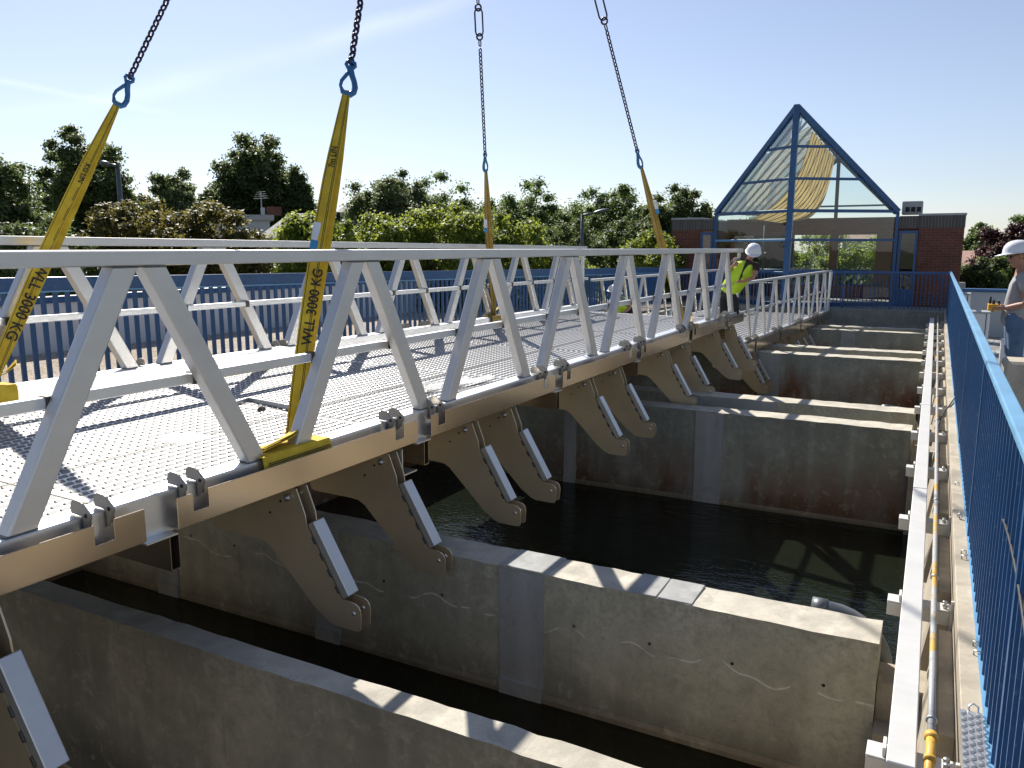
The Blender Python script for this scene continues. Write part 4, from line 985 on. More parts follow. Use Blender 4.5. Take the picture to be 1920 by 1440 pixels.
# swagged striped blind under the left roof slope
def awning_mat():
    m, t, p, o = mat_new('ochre_striped_cloth'); u = N(t, 'ShaderNodeAttribute'); u.attribute_name = 'stripe'
    f = mth(t, 'FRACT', mth(t, 'MULTIPLY', u.outputs['Fac'], 11.0))
    c = mixc(t, mth(t, 'LESS_THAN', f, .2), (.50,.36,.15), (.05,.035,.02)); c = mixc(t, ramp(t, noise(t, posvec(t), 2, 3), .3, .7), c, (.85,.8,.75), 'MULTIPLY')
    t.links.new(c, p.inputs['Base Color']); p.inputs['Roughness'].default_value = .9
    tl = N(t, 'ShaderNodeBsdfTranslucent'); t.links.new(c, tl.inputs[0]); mx = N(t, 'ShaderNodeMixShader'); mx.inputs[0].default_value = .55
    t.links.new(p.outputs[0], mx.inputs[1]); t.links.new(tl.outputs[0], mx.inputs[2]); t.links.new(mx.outputs[0], o.inputs[0]); return m
def awn(u, v):
    a = A+(BK-A)*(.33+.56*u); b = EL+(BLf-EL)*(.50+.50*u)
    b = b+Vector((.12+.30*u, 0, -.06-.10*u)); p = a+(b-a)*v
    s = math.sin(math.pi*v)
    return p+Vector((.30*s, 0, -.50*s*(.75+.5*u)-.14))+Vector((0, 0, .006*math.sin(u*34)))
aw = MB().grid(awn, 66, 24).build('striped_blind', awning_mat(), bld, recalc=False)
at_ = aw.data.attributes.new('stripe', 'FLOAT', 'POINT'); at_.data.foreach_set('value', [i/66 for j in range(25) for i in range(67)])
# handrail inside
hr = MB()
for z in (.55, 1.0): hr.tube([(-6.1, 27.6, z), (-1.6, 27.6, z)], .02, 8)
for x in (-6, -4.6, -3.2, -1.8): hr.tube([(x, 27.6, 0), (x, 27.6, 1.0)], .02, 8)
hr.build('handrail', M['blue_dark'], bld)
lp_ = MB(); lp_.tube([(-5.0, 26.6, 0), (-5.0, 26.6, 2.4)], .03, 8); lp_.ellipsoid((-4.9, 26.55, 1.5), (.09, .12, .09)); lp_.build('lamp_stand', M['rubber'], bld)

picket_fence('picket_fence', 'dark blue picket fence across the end of the basins before the glass building', (-7.5, 24.85), (.24, 24.85), (.02, .02), (1.06, 1.06), .098, .026, .024, (.05, .07), [.1+1.25*k for k in range(7)], (-3.6, 24.85, 0), mats=('blue_dark', 'blue'))

# ------------------------------------------------------------------ people
def px3(px, py, y):
    r = ray(px, py); return Vector((0, 0, 1.7))+r*(y/r.y)
def skin(paths, smooth=1):
    """paths: lists of (point, radius); equal points are welded; returns MB"""
    pts = []; rad = []; idx = {}; ed = set()
    def gi(p, r):
        k = tuple(round(c, 4) for c in p)
        if k not in idx: idx[k] = len(pts); pts.append(Vector(p)); rad.append(r)
        return idx[k]
    for pa in paths:
        ids = [gi(p, r) for p, r in pa]
        for a, b in zip(ids, ids[1:]): ed.add((a, b))
    me = bpy.data.meshes.new('tmp'); me.from_pydata(pts, list(ed), []); o = bpy.data.objects.new('tmp', me); COL.objects.link(o)
    md = o.modifiers.new('s', 'SKIN'); md.use_smooth_shade = True
    for i, sv in enumerate(me.skin_vertices[0].data):
        r = rad[i]; sv.radius = (r, r) if not isinstance(r, tuple) else r; sv.use_root = (i == 0)
    if smooth: o.modifiers.new('b', 'SUBSURF').levels = smooth
    dg = bpy.context.evaluated_depsgraph_get(); ev = o.evaluated_get(dg); m2 = ev.to_mesh()
    mb = MB(); mb.add([v.co.copy() for v in m2.vertices], [tuple(p.vertices) for p in m2.polygons], 0, True)
    ev.to_mesh_clear(); COL.objects.unlink(o); bpy.data.objects.remove(o); bpy.data.meshes.remove(me)
    return mb
def merge(a, b):
    n = len(a.v); a.v += b.v; a.f += [[i+n for i in f] for f in b.f]; a.m += b.m; a.sm += b.sm; return a
def remesh(o, vox):
    md = o.modifiers.new('r', 'REMESH'); md.mode = 'VOXEL'; md.voxel_size = vox; md.use_smooth_shade = True
    s = o.modifiers.new('c', 'SMOOTH'); s.factor = .5; s.iterations = 2
    dg = bpy.context.evaluated_depsgraph_get(); me = bpy.data.meshes.new_from_object(o.evaluated_get(dg))
    o.modifiers.clear(); old = o.data; o.data = me; bpy.data.meshes.remove(old)

def hand(w_, d, pal, curl, thumb_side, L=.19):
    """palm and five fingers as skin paths; d = pointing direction, pal = palm normal"""
    d = d.normalized(); pal = (pal-d*pal.dot(d)).normalized(); sd = d.cross(pal).normalized()*thumb_side
    paths = []; k0 = w_+d*.03; paths.append([(w_, .026), (k0, .028), (w_+d*.075, .03)])
    for i, (off, ln) in enumerate(((.030, .072), (.010, .080), (-.010, .075), (-.029, .058))):
        b = w_+d*.085+sd*off; p = [(w_+d*.075, .03), (b, .0115)]; a = curl*(.55+.08*i); c = b
        for s_ in (.45, .32, .23):
            c = c+(d*math.cos(a)+pal*math.sin(a))*ln*s_; p.append((c, .0095-.001*len(p)*.3)); a += curl*.8
        paths.append(p)
    t0 = w_+d*.03+sd*.03; t1 = t0+(d*.7+sd*.6+pal*.3).normalized()*.036; t2 = t1+(d*.8+sd*.1+pal*(.2+curl*.4)).normalized()*.03
    paths.append([(k0, .028), (t0, .014), (t1, .0115), (t2, .010)])
    return paths

def person(label, loc, J, look, cloth, hands, helmet_tilt=(0, 0, 1), glasses=True, vest=None):
    root = empty('person', loc, label, 'person', 'workers on the site')
    up = (J['head']-J['neck']).normalized(); look = (look-up*look.dot(up)).normalized(); rt = look.cross(up)
    hc = J['head']
    tor = [(J['pelvis'], .10), (J['pelvis'].lerp(J['chest'], .45), .105), (J['chest'], .135), (J['neck']-(J['neck']-J['chest'])*.25, .075), (J['neck'], .052), (hc-up*.03, .05)]
    paths = [tor]
    for s in 'LR':
        paths.append([(J['chest'], .135), (J['sh'+s], .062), (J['sh'+s].lerp(J['el'+s], .5), .049), (J['el'+s], .040), (J['el'+s].lerp(J['wr'+s], .4), .038), (J['wr'+s], .026)])
        paths.append([(J['pelvis'], .10), (J['hip'+s], .078), (J['hip'+s].lerp(J['kn'+s], .5), .078), (J['kn'+s], .055), (J['kn'+s].lerp(J['an'+s], .35), .056), (J['an'+s], .037), (J['toe'+s], .035)])
    body = skin(paths)
    for s in 'LR':
        d, pal, curl, ts = hands[s]
        merge(body, skin([[ (J['wr'+s]-d.normalized()*.03, .026), (J['wr'+s], .026)]]+hand(J['wr'+s], d, pal, curl, ts)))
    Rm = Matrix((rt, look, up)).transposed()
    H = lambda x, y, z: hc+rt*x+look*y+up*z
    body.ellipsoid(H(0, -.008, .03), (.074, .094, .105), rot=Rm); body.ellipsoid(H(0, .022, -.055), (.056, .066, .062), rot=Rm)
    body.ellipsoid(H(0, .098, -.012), (.014, .022, .022), rot=Rm); body.ellipsoid(H(0, .088, .012), (.010, .014, .03), rot=Rm)
    body.ellipsoid(H(0, .085, -.055), (.024, .012, .008), rot=Rm); body.ellipsoid(H(0, .078, -.088), (.022, .018, .018), rot=Rm)
    for q in (-1, 1): body.ellipsoid(H(.076*q, -.012, -.005), (.012, .022, .034), rot=Rm)
    bo = body.build('body', M['skin'], root); remesh(bo, .0105)
    # hair, glasses, helmet
    hb = MB(); hb.ellipsoid(H(0, -.022, .035), (.081, .092, .102), rot=Rm); ho = hb.build('hair', M['hair'], root)
    if glasses:
        gb = MB()
        for q in (-1, 1):
            gb.ellipsoid(H(.034*q, .085, .012), (.027, .010, .018), 14, 8, rot=Rm); gb.tube([H(.058*q, .075, .018), H(.079*q, .0, .018)], .003, 5)
        gb.tube([H(-.01, .094, .016), H(.01, .094, .016)], .004, 5); gb.build('glasses', M['lens'], root)
    ht = Vector(helmet_tilt).normalized(); hl = (look-ht*look.dot(ht)).normalized(); hr_ = hl.cross(ht)
    hb = MB(); c = hc+up*.055
    prof = [(.128, -.012), (.124, .0), (.119, .03), (.107, .065), (.082, .095), (.048, .113), (.0005, .119)]
    n = 28; vs = []; fs = []
    for r_, z in prof:
        for i in range(n):
            a = 2*math.pi*i/n; ca, sa = math.cos(a), math.sin(a); el = 1.14 if sa > 0 else 1.10
            rid = 1+.02*(abs(ca) < .13 and z > .02)
            vs.append(c+hr_*(r_*ca*.98)+hl*(r_*sa*el)+ht*(z*rid))
    for k in range(len(prof)-1):
        for i in range(n): fs.append((k*n+i, k*n+(i+1) % n, (k+1)*n+(i+1) % n, (k+1)*n+i))
    hb.add(vs, fs, 0, True)
    br = []; bf = []
    for i in range(n+1):
        a = 2*math.pi*i/n; ca, sa = math.cos(a), math.sin(a); ex = .012+(.052*max(0, sa)**2.5)
        for rr, z in ((.122, -.010), (.128+ex, -.016-ex*.18), (.128+ex, -.022-ex*.18), (.118, -.016)):
            br.append(c+hr_*(rr*ca*.98)+hl*(rr*sa*1.12)+ht*z)
    for i in range(n):
        for k in range(4): bf.append((4*i+k, 4*i+(k+1) % 4, 4*i+4+(k+1) % 4, 4*i+4+k))
    hb.add(br, bf, 0, True); hb.build('helmet', M['helmet'], root)
    # clothes
    top, sl_len, leg = cloth
    cp = [[(J['pelvis'].lerp(J['chest'], -.30), .165), (J['pelvis'].lerp(J['chest'], .05), .165), (J['pelvis'].lerp(J['chest'], .45), .142), (J['chest'], .158), (J['neck']-(J['neck']-J['chest'])*.22, .088)]]
    for s in 'LR':
        e = J['sh'+s].lerp(J['el'+s], min(1, sl_len)); pa = [(J['chest'], .158), (J['sh'+s], .078), (J['sh'+s].lerp(J['el'+s], min(1, sl_len)*.6), .068), (e, .064 if sl_len <= 1 else .052)]
        if sl_len > 1: pa.append((J['el'+s].lerp(J['wr'+s], sl_len-1), .042))
        cp.append(pa)
    skin(cp).build('shirt', M[top], root)
    lp = [[(J['pelvis'].lerp(J['chest'], .30), .142), (J['pelvis'], .15)]]
    for s in 'LR': lp.append([(J['pelvis'], .15), (J['hip'+s], .112), (J['hip'+s].lerp(J['kn'+s], .5), .094), (J['kn'+s], .074), (J['kn'+s].lerp(J['an'+s], .5), .070), (J['kn'+s].lerp(J['an'+s], .93), .066)])
    skin(lp).build('trousers', M[leg], root)
    sp = MB()
    for s in 'LR': merge(sp, skin([[(J['an'+s]+Vector((0, 0, .03)), .05), (J['an'+s].lerp(J['toe'+s], .25)-Vector((0, 0, .02)), .048), (J['toe'+s], .042)]]))
    sp.build('shoes', M['rubber'], root)
    if vest:
        vp = [[(J['pelvis'].lerp(J['chest'], -.22), .205), (J['pelvis'].lerp(J['chest'], .45), .185), (J['chest'], .20), (J['neck']-(J['neck']-J['chest'])*.30, .10)]]
        for s in 'LR': vp.append([(J['chest'], .20), (J['sh'+s].lerp(J['chest'], .10), .105)])
        vo = skin(vp).build('vest', M['hivis'], root)
        fr = (vest[0]); mb = MB()      # dark opening down the front and two reflective bands
        a, b = J['neck']+fr*.10, J['pelvis'].lerp(J['chest'], .5)+fr*.19
        sdv = (b-a).cross(fr).normalized(); mb.add([a-sdv*.075+fr*.02, a+sdv*.075+fr*.02, b+fr*.012], [(0, 1, 2)]); mb.build('shirt_front', M['tee_dark'], vo)
    return root
D = Vector
# bending worker on the end of the lifted gangway
ya = 14.35
JA = dict(pelvis=px3(1366, 548, ya), chest=px3(1395, 503, ya-.10), neck=px3(1405, 487, ya-.18), head=px3(1411, 474, ya-.26),
  shR=px3(1379, 489, ya-.05), elR=px3(1364, 513, ya-.12), wrR=px3(1375, 497, ya-.25), shL=px3(1421, 497, ya-.22), elL=px3(1412, 522, ya-.32), wrL=px3(1394, 527, ya-.36),
  hipR=px3(1358, 556, ya), hipL=px3(1374, 556, ya-.05), knR=px3(1357, 592, ya-.15), knL=px3(1378, 590, ya-.2), anR=px3(1349, 592, ya+.22), anL=px3(1368, 588, ya+.2), toeR=px3(1347, 596, ya+.36), toeL=px3(1366, 593, ya+.34))
pa_ = person('worker in hi vis vest, white helmet and sunglasses kneeling and leaning over the gangway end', (-3.5, 14.3, .48), JA, D((.12, -.85, -.5)), ('tee_dark', .5, 'trouser_dark'), dict(R=(D((.75, -.3, .5)), D((.2, -.9, 0)), 1.2, 1), L=(D((-1, -.1, 0)), D((0, -.5, -.9)), 1.0, -1)), (.22, -.35, .9), True, (D((.35, -.9, -.1)).normalized(),))
# crouching worker behind the far truss
yb = 15.5
JB = dict(pelvis=px3(1176, 584, yb+.1), chest=px3(1160, 568, yb), neck=px3(1153, 559, yb-.05), head=px3(1152, 549, yb-.1),
  shR=px3(1148, 566, yb+.1), elR=px3(1131, 577, yb+.1), wrR=px3(1112, 576, yb+.1), shL=px3(1170, 564, yb-.12), elL=px3(1182, 576, yb-.25), wrL=px3(1170, 586, yb-.35),
  hipR=px3(1173, 590, yb+.15), hipL=px3(1181, 590, yb), knR=px3(1155, 600, yb+.1), knL=px3(1163, 598, yb-.2), anR=px3(1178, 618, yb+.15), anL=px3(1186, 618, yb-.05), toeR=px3(1168, 622, yb+.1), toeL=px3(1176, 622, yb-.1))
person('worker with white helmet crouching beyond the far truss, one arm stretched out', (-5.7, 15.5, 0), JB, D((.75, -.25, -.35)), ('tee_grey', .45, 'trouser_dark'), dict(R=(D((-1, 0, 0)), D((0, 0, -1)), .6, 1), L=(D((-.6, -.2, -.6)), D((-.5, 0, -.5)), 1.0, -1)), (.15, -.1, 1), True, (D((.3, -.9, -.2)).normalized(),))
# man with the crane remote on the right
yc = 10.35
JC = dict(pelvis=px3(1905, 598, yc), chest=px3(1917, 532, yc), neck=px3(1916, 500, yc), head=px3(1910, 480, yc),
  shR=px3(1917, 522, yc+.19), elR=px3(1921, 570, yc+.24), wrR=px3(1884, 574, yc+.1), shL=px3(1921, 522, yc-.19), elL=px3(1925, 570, yc-.25), wrL=px3(1882, 578, yc-.12),
  hipR=px3(1902, 606, yc+.1), hipL=px3(1906, 606, yc-.1), knR=px3(1897, 672, yc+.12), knL=px3(1903, 672, yc-.1), anR=px3(1899, 738, yc+.12), anL=px3(1905, 740, yc-.1), toeR=px3(1878, 747, yc+.12), toeL=px3(1884, 749, yc-.12))
person('man in grey shirt, jeans and white helmet holding a yellow crane remote', (px3(1903, 748, yc).x, yc, 0), JC, D((-1, -.12, -.10)), ('tee_grey', .55, 'jeans'), dict(R=(D((-1, -.25, .0)), D((0, -.4, -.9)), 1.1, 1), L=(D((-1, .25, .05)), D((0, .4, -.9)), 1.1, -1)), (-.12, 0, 1), True)
rc = px3(1862, 575, yc); rm = MB(); rm.box(rc.x-.05, rc.x+.05, rc.y-.11, rc.y+.11, rc.z-.04, rc.z+.03)
for k in range(3): rm.tube([(rc.x, rc.y-.06+.06*k, rc.z+.03), (rc.x, rc.y-.06+.06*k, rc.z+.075)], .013, 8, mi=1)
rm.tube([(rc.x-.03, rc.y+.02, rc.z+.03), (rc.x-.03, rc.y+.02, rc.z+.11)], .012, 8, mi=1)
rm.tube([(rc.x+.05, rc.y-.10, rc.z+.02), (rc.x+.05, rc.y-.10, rc.z+.07), (rc.x+.05, rc.y+.10, rc.z+.07), (rc.x+.05, rc.y+.10, rc.z+.02)], .008, 6, mi=1)
tag(rm.build('crane_remote', [M['remote'], M['rubber']], loc=rc, bevel=.008), 'yellow crane remote control held in both hands', 'remote control')

# ------------------------------------------------------------------ trees and bushes
def leaves_mesh(name, P_, Nn, size, rng, mat, parent, aspect=.62):
    n = len(P_); base = wloc(parent)
    a = rng.normal(size=(n, 3)); Nn = Nn/np.linalg.norm(Nn, axis=1, keepdims=True)
    a -= Nn*(a*Nn).sum(1, keepdims=True); a /= np.linalg.norm(a, axis=1, keepdims=True); b = np.cross(Nn, a)
    s = size*rng.uniform(.6, 1.35, (n, 1)); bend = Nn*s*.18
    V = np.stack([P_-a*s*.5, P_+b*s*aspect*.5-bend, P_+a*s*.5, P_-b*s*aspect*.5-bend], 1).reshape(-1, 3)-np.array(base)
    me = bpy.data.meshes.new(name); me.vertices.add(4*n); me.vertices.foreach_set('co', V.astype(np.float32).ravel())
    me.loops.add(4*n); me.loops.foreach_set('vertex_index', np.arange(4*n, dtype=np.int32)); me.polygons.add(n)
    me.polygons.foreach_set('loop_start', np.arange(0, 4*n, 4, dtype=np.int32)); me.polygons.foreach_set('loop_total', np.full(n, 4, np.int32))
    me.update(calc_edges=True); me.materials.append(mat)
    o = bpy.data.objects.new(name, me); COL.objects.link(o); o.parent = parent; return o
def tree(kind, label, cat, x0, x1, ytop, ybot, Dm, mat, nl, leaf, seed, group=None, shape='round', clumps=60, fill=.75, cl=.24):
    rng = np.random.default_rng(seed); rs = random.Random(seed)
    pl, pr = at_dist(x0, 465, Dm), at_dist(x1, 465, Dm); mid = at_dist((x0+x1)/2, 465, Dm)
    ybot += 55; Rr = (pr-pl).length/2*1.08; zt = at_dist((x0+x1)/2, ytop, Dm).z; zb = at_dist((x0+x1)/2, ybot, Dm).z
    cz = (zt+zb)/2; hz = (zt-zb)/2
    root = empty(kind, (mid.x, mid.y, -4), label, cat, group)
    if shape == 'wide': x0, x1 = x0-.10*(x1-x0), x1+.10*(x1-x0)
    pl, pr = at_dist(x0, 465, Dm), at_dist(x1, 465, Dm); Rr = (pr-pl).length/2*1.06
    nl = int(nl*3.5); leaf *= .66; clumps = int(clumps*3.0); cl *= .86
    C_ = []
    while len(C_) < clumps:
        v = rng.normal(size=3); pe = {'wide': 4.0, 'round': 2.5}.get(shape, 2.0); v /= (np.abs(v)**pe).sum()**(1/pe); r = min(.94, rng.uniform(.15, 1.0)**.5)
        x, y, z = v*r
        if shape == 'dome' and z < 0: pass
        if shape == 'cone':
            k = 1-.72*(z*.5+.5); x *= k; y *= k
        if shape == 'round' and rng.uniform() < .5: z = abs(z)*rng.uniform(-.2, 1)
        if shape == 'wide': z = z*(1-.25*rng.uniform()*abs(x))
        C_.append((x*(1-cl*.45), y*(1-cl*.45), z*(1-cl*.3)))
    C_ = np.array(C_); cw = C_*np.array([Rr, Rr*.85, hz])+np.array([mid.x, mid.y, cz])
    crad = rng.uniform(.75, 1.4, clumps)*cl*(Rr*.6+hz*.4)
    which = rng.integers(0, clumps, nl)
    d = rng.normal(size=(nl, 3)); d /= np.linalg.norm(d, axis=1, keepdims=True)
    rr = np.minimum(np.abs(rng.normal(size=(nl, 1)))*.5+.15, rng.uniform(.85, 1.15, (nl, 1)))
    squash = np.array([1, 1, .8])
    P_ = cw[which]+d*rr*crad[which][:, None]*squash*rng.uniform(.75, 1.2, (nl, 1))
    P_[:, 2] -= .15*crad[which]*(rr[:, 0]**2)
    nn = d*.7+rng.normal(size=(nl, 3))*.6+np.array([0, 0, .6])
    leaves_mesh('crown', P_, nn, leaf, rng, M[mat], root)
    tb = MB(); tw = .028*(hz+Rr)+.05
    base = Vector((mid.x, mid.y, -4.05)); top = Vector((mid.x+rs.uniform(-.2, .2), mid.y, cz+hz*.45))
    tb.tube([base, base.lerp(top, .3)+Vector((.1, 0, 0)), base.lerp(top, .65)+Vector((-.08, 0, 0)), top], [tw*1.25, tw, tw*.62, tw*.18], 8)
    inner = [k for k in range(clumps) if (C_[k]**2).sum() < .5] or [0]
    for i in rs.sample(inner, min(len(inner), 22)):
        q = Vector(cw[i]); t = max(.25, min(.92, (q.z-base.z)/(top.z-base.z)*.72)); s = base.lerp(top, t)
        md = s.lerp(q, .5)+Vector((0, 0, -.08*(q-s).length)); tb.tube([s, md, q], [tw*.38, tw*.22, tw*.07], 6)
    tb.build('trunk', M['bark'], root)
    return root
BG = 'tall trees behind the left parapet'
tree('tree', 'dense green tree at the far left edge behind the slanting sling', 'tree', -70, 112, 282, 540, 26, 'leaf_dark', 15000, .17, 1, BG, 'round', 70)
tree('tree', 'tall dark tree with airy crown behind the left sling and lamp', 'tree', 78, 262, 226, 470, 34, 'leaf_dark', 15000, .20, 2, BG, 'round', 60, cl=.2)
tree('tree', 'pale feathery tree between the left lamp and the big chestnut', 'tree', 262, 432, 304, 450, 44, 'leaf_pale', 12000, .24, 3, BG, 'round', 46, cl=.2)
tree('chestnut_tree', 'largest dark round tree above the white house and chimney', 'tree', 395, 580, 244, 440, 46, 'leaf_dark', 17000, .27, 4, BG, 'round', 72, cl=.2)
tree('tree', 'dark sloping tree leaning against the right of the big chestnut', 'tree', 515, 612, 300, 440, 44, 'leaf_dark', 9000, .24, 5, BG, 'cone', 40, cl=.25)
tree('tree', 'light green tree just right of the upright printed sling', 'tree', 650, 810, 296, 470, 40, 'leaf_pale', 10000, .22, 6, BG, 'round', 48, cl=.22)
tree('tree', 'mid green bushy tree left of the middle sling', 'tree', 740, 895, 312, 480, 42, 'leaf_mid', 10000, .22, 7, BG, 'round', 50, cl=.24)
tree('tree', 'feathery acacia just right of the middle sling', 'tree', 900, 1075, 330, 500, 46, 'leaf_mid', 13000, .24, 8, BG, 'round', 60, cl=.2)
tree('tree', 'feathery acacia behind the right street lamp', 'tree', 1060, 1215, 338, 500, 48, 'leaf_mid', 12000, .24, 9, BG, 'round', 60, cl=.2)
tree('tree', 'dense dark tree beside the brick wall behind the right sling', 'tree', 1195, 1345, 338, 500, 44, 'leaf_dark', 13000, .23, 10, BG, 'round', 56, cl=.22)
tree('tree', 'dark low tree filling the gap behind the lime bushes', 'tree', 985, 1135, 402, 520, 36, 'leaf_dark', 8000, .19, 11, BG, 'round', 40)
tree('tree', 'dark low tree behind the lamp post beside the brick wall', 'tree', 1100, 1260, 398, 520, 38, 'leaf_dark', 9000, .2, 12, BG, 'round', 40)
for i, (lab, x0, x1, yt, m) in enumerate([('distant green tree filling the gap left of the white house', 215, 345, 372, 'leaf_mid'), ('distant green tree between the chestnut and the upright sling', 560, 700, 392, 'leaf_dark'), ('distant tree low behind the tall lime bush', 640, 800, 372, 'leaf_mid'), ('distant dark tree between middle sling and acacia', 820, 985, 372, 'leaf_dark'),
  ('distant green tree in the gap between the two acacias', 990, 1150, 372, 'leaf_mid'), ('distant green tree behind the dense dark tree by the brick wall', 1130, 1290, 372, 'leaf_mid'), ('distant dark tree at the far left below the lamp head', -60, 160, 352, 'leaf_dark')]):
    tree('tree', lab, 'tree', x0, x1, yt, 500, 62, m, 8000, .30, 90+i, BG, 'wide', 44, cl=.26)
BS = 'bushes along the left parapet'
bl = [('russet bush in front of the left lamp post', 165, 330, 366, 560, 21, 'leaf_rust', 9000, .15), ('russet and olive bush below the white house', 300, 455, 372, 560, 22, 'leaf_rust', 9500, .15), ('small russet bush in front of the grey slate roof', 440, 520, 422, 560, 22, 'leaf_rust', 4000, .14),
  ('lime green bush left of the upright printed sling', 520, 660, 388, 560, 21, 'leaf_lime', 9000, .15), ('lime green bush right of the upright printed sling', 640, 775, 384, 560, 22, 'leaf_lime', 9000, .15), ('tall lime green bush left of the middle sling', 745, 915, 374, 560, 22, 'leaf_lime', 12000, .15), ('lime green bush right of the middle sling', 870, 1010, 388, 560, 23, 'leaf_lime', 9500, .15),
  ('small lime bush against the left brick wall', 1175, 1268, 425, 540, 27, 'leaf_lime', 5000, .15), ('dark bush low behind the left fence end of the gangway', -60, 180, 400, 570, 20, 'leaf_dark', 9000, .15), ('low lime bush beyond the fence beside the lamp post', 985, 1110, 455, 560, 24, 'leaf_lime', 5000, .15)]
for i, (lab, x0, x1, yt, yb_, Dm, m, n, lf) in enumerate(bl):
    tree('bush', lab, 'bush', x0, x1, yt, yb_, Dm, m, n, lf, 40+i, BS, 'wide', 44, cl=.26)
BP = 'trees seen through and beside the glass building'
for i, (lab, x0, x1, yt, yb_, Dm, m, n) in enumerate([('sunlit olive tree seen low through the right glass of the prow', 1480, 1680, 430, 560, 40, 'leaf_lime', 9000), ('dark tree seen through the left glass of the prow', 1345, 1480, 400, 560, 42, 'leaf_dark', 9000)]):
    tree('tree', lab, 'tree', x0, x1, yt, yb_, Dm, m, n, .2, 60+i, BP, 'wide', 40)
tree('tree', 'green tree beside the right end of the brick wall', 'tree', 1795, 1870, 412, 500, 55, 'leaf_mid', 6000, .3, 70, BP, 'round', 34)
tree('plum_tree', 'purple leaved plum tree behind the helmet of the standing man', 'tree', 1820, 1960, 405, 545, 34, 'leaf_plum', 11000, .2, 71, BP, 'round', 44)
tree('bush', 'dark green bush under the purple plum tree', 'bush', 1800, 1925, 480, 560, 30, 'leaf_dark', 6000, .17, 72, BP, 'wide', 36)
tree('tree', 'tall green tree at the right edge behind the plum tree', 'tree', 1860, 1990, 395, 500, 60, 'leaf_mid', 6000, .3, 73, BP, 'round', 34)

# ------------------------------------------------------------------ houses and street lamps beyond
def rect_at(px0, px1, Dm): return at_dist(px0, 465, Dm), at_dist(px1, 465, Dm)
def house_flat():
    a, b = rect_at(318, 508, 40); d = (b-a).normalized(); n = Vector((-d.y, d.x, 0)); zt = at_dist(415, 402, 40).z
    root = empty('house', (*((a+b)/2).xy, -4), 'flat roofed white house behind the russet bushes', 'house')
    Q = lambda s, t, z: Vector((a.x, a.y, 0))+d*s+n*t+Vector((0, 0, z)); L = (b-a).length
    w_ = MB().hexa([Q(0, 0, -4), Q(L, 0, -4), Q(L, 6, -4), Q(0, 6, -4), Q(0, 0, zt-.25), Q(L, 0, zt-.25), Q(L, 6, zt-.25), Q(0, 6, zt-.25)]); w_.build('wall', M['house_wall'], root)
    r_ = MB().hexa([Q(-.2, -.2, zt-.249), Q(L+.2, -.2, zt-.249), Q(L+.2, 6.2, zt-.249), Q(-.2, 6.2, zt-.249), Q(-.2, -.2, zt), Q(L+.2, -.2, zt), Q(L+.2, 6.2, zt), Q(-.2, 6.2, zt)]); ro = r_.build('roof', M['zinc'], root)
    s1 = L*.985; ch = MB().hexa([Q(s1, .3, zt+.001), Q(s1+.65, .3, zt+.001), Q(s1+.65, 1.0, zt+.001), Q(s1, 1.0, zt+.001), Q(s1, .3, zt+.4), Q(s1+.65, .3, zt+.4), Q(s1+.65, 1.0, zt+.4), Q(s1, 1.0, zt+.4)]); ch.build('chimney', M['brick'], ro)
    an = MB(); p = Q(L*.93, .4, zt); an.tube([p, p+Vector((0, 0, 1.1))], .03, 6)
    for k in range(4): an.tube([p+d*(-.35+.05*k)+Vector((0, 0, .75+.1*k)), p+d*(.35-.05*k)+Vector((0, 0, .8+.1*k))], .008, 5)
    an.build('aerial', M['zinc'], ro)
    pt = MB().hexa([Q(L*.92, .2, zt), Q(L*.96, .2, zt), Q(L*.96, .5, zt), Q(L*.92, .5, zt), Q(L*.92, .2, zt+.35), Q(L*.96, .2, zt+.35), Q(L*.96, .5, zt+.35), Q(L*.92, .5, zt+.35)]); pt.build('vent_pot', M['house_wall'], ro)
house_flat()
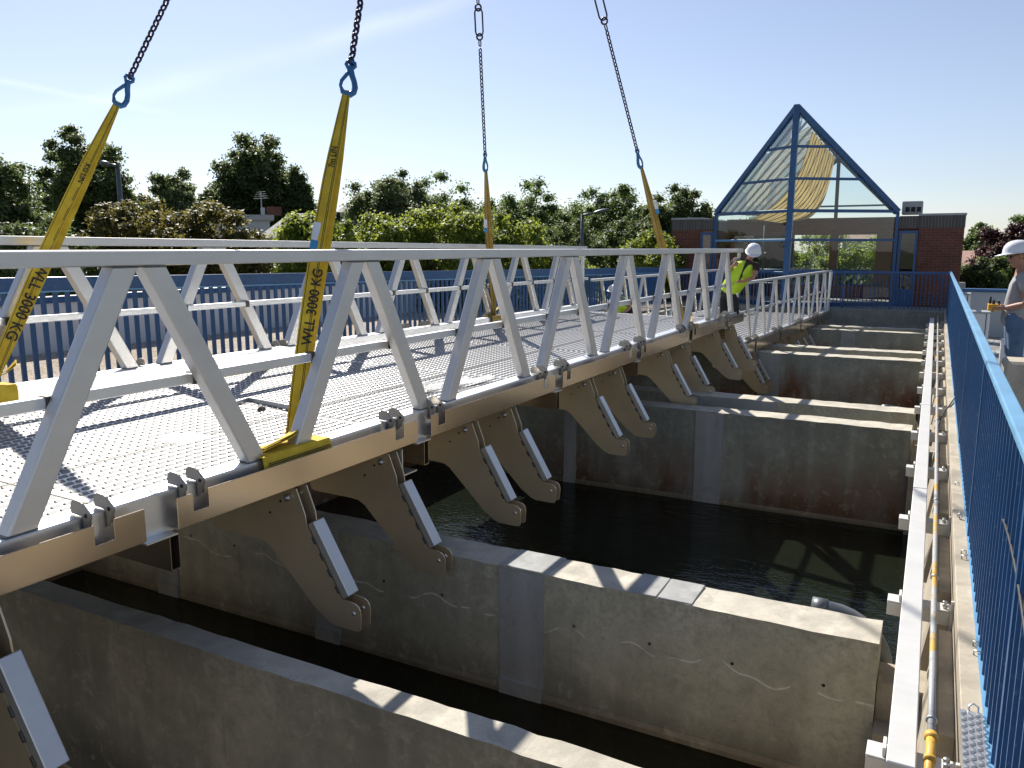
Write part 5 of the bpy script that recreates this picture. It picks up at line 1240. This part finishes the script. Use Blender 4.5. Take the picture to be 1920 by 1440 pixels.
def house_hip(label, px0, px1, ye, yr, Dm, roofm, inset=.32, ridge=(.45, .8)):
    a, b = rect_at(px0, px1, Dm); d = (b-a).normalized(); n = Vector((-d.y, d.x, 0)); L = (b-a).length; mx = (px0+px1)/2
    ze, zr = at_dist(mx, ye, Dm).z, at_dist(mx, yr, Dm+2).z
    root = empty('house', (*((a+b)/2).xy, -4), label, 'house')
    Q = lambda s, t, z: Vector((a.x, a.y, 0))+d*s+n*t+Vector((0, 0, z))
    MB().hexa([Q(.3, .3, -4), Q(L-.3, .3, -4), Q(L-.3, 6, -4), Q(.3, 6, -4), Q(.3, .3, ze), Q(L-.3, .3, ze), Q(L-.3, 6, ze), Q(.3, 6, ze)]).build('wall', M['house_wall'], root)
    r_ = MB().add([Q(0, 0, ze), Q(L, 0, ze), Q(L, 6.3, ze), Q(0, 6.3, ze), Q(L*ridge[0], 3.1, zr), Q(L*ridge[1], 3.1, zr)], [(0, 1, 5, 4), (1, 2, 5), (2, 3, 4, 5), (3, 0, 4), (3, 2, 1, 0)]); r_.build('roof', M[roofm], root)
house_hip('grey slate hipped roof house beside the brick chimney', 482, 622, 446, 398, 33, 'roof_slate')
house_hip('small grey roofed house peeping out right of the printed sling', 632, 690, 398, 376, 60, 'roof_slate')
house_hip('pink tiled house between the brick wall and the plum tree', 1795, 1842, 500, 470, 36, 'roof_tile', ridge=(.1, .9))
house_hip('pink tiled house seen far off through the prow glass', 1570, 1650, 452, 438, 62, 'roof_tile', ridge=(.1, .9))
def lamp(label, px_, yt, xe, ye, Dm):
    p = at_dist(px_, 465, Dm); zt = at_dist(px_, yt, Dm).z; e = at_dist(xe, ye, Dm)
    root = empty('street_lamp', (p.x, p.y, -4), label, 'street lamp', 'street lamps behind the trees')
    b = MB(); b.tube([(p.x, p.y, -4), (p.x, p.y, zt-1.5), (p.x, p.y, zt+.05)], [.11, .075, .06], 10); b.build('pole', M['lamp_grey'], root)
    t = Vector((p.x, p.y, zt)); d = e-t; a = MB(); a.tube([t-d*.06, t+d*.2+Vector((0, 0, -.0)), t+d*.45], [.045, .05, .04], 8); a.build('arm', M['lamp_grey'], root)
    h_ = MB(); dn = d.normalized(); Rm = Matrix((dn, Vector((0, 0, 1)).cross(dn).normalized(), Vector((0, 0, 1)))).transposed(); h_.ellipsoid(t+d*.78, (d.length*.34, .16, .09), 16, 10, rot=Rm); h_.build('lamp_head', M['lamp_grey'], root)
lamp('grey street lamp with curved head behind the left slanting sling', 233, 312, 190, 306, 26)
lamp('dark street lamp with curved head in front of the acacias', 1091, 404, 1137, 394, 34)
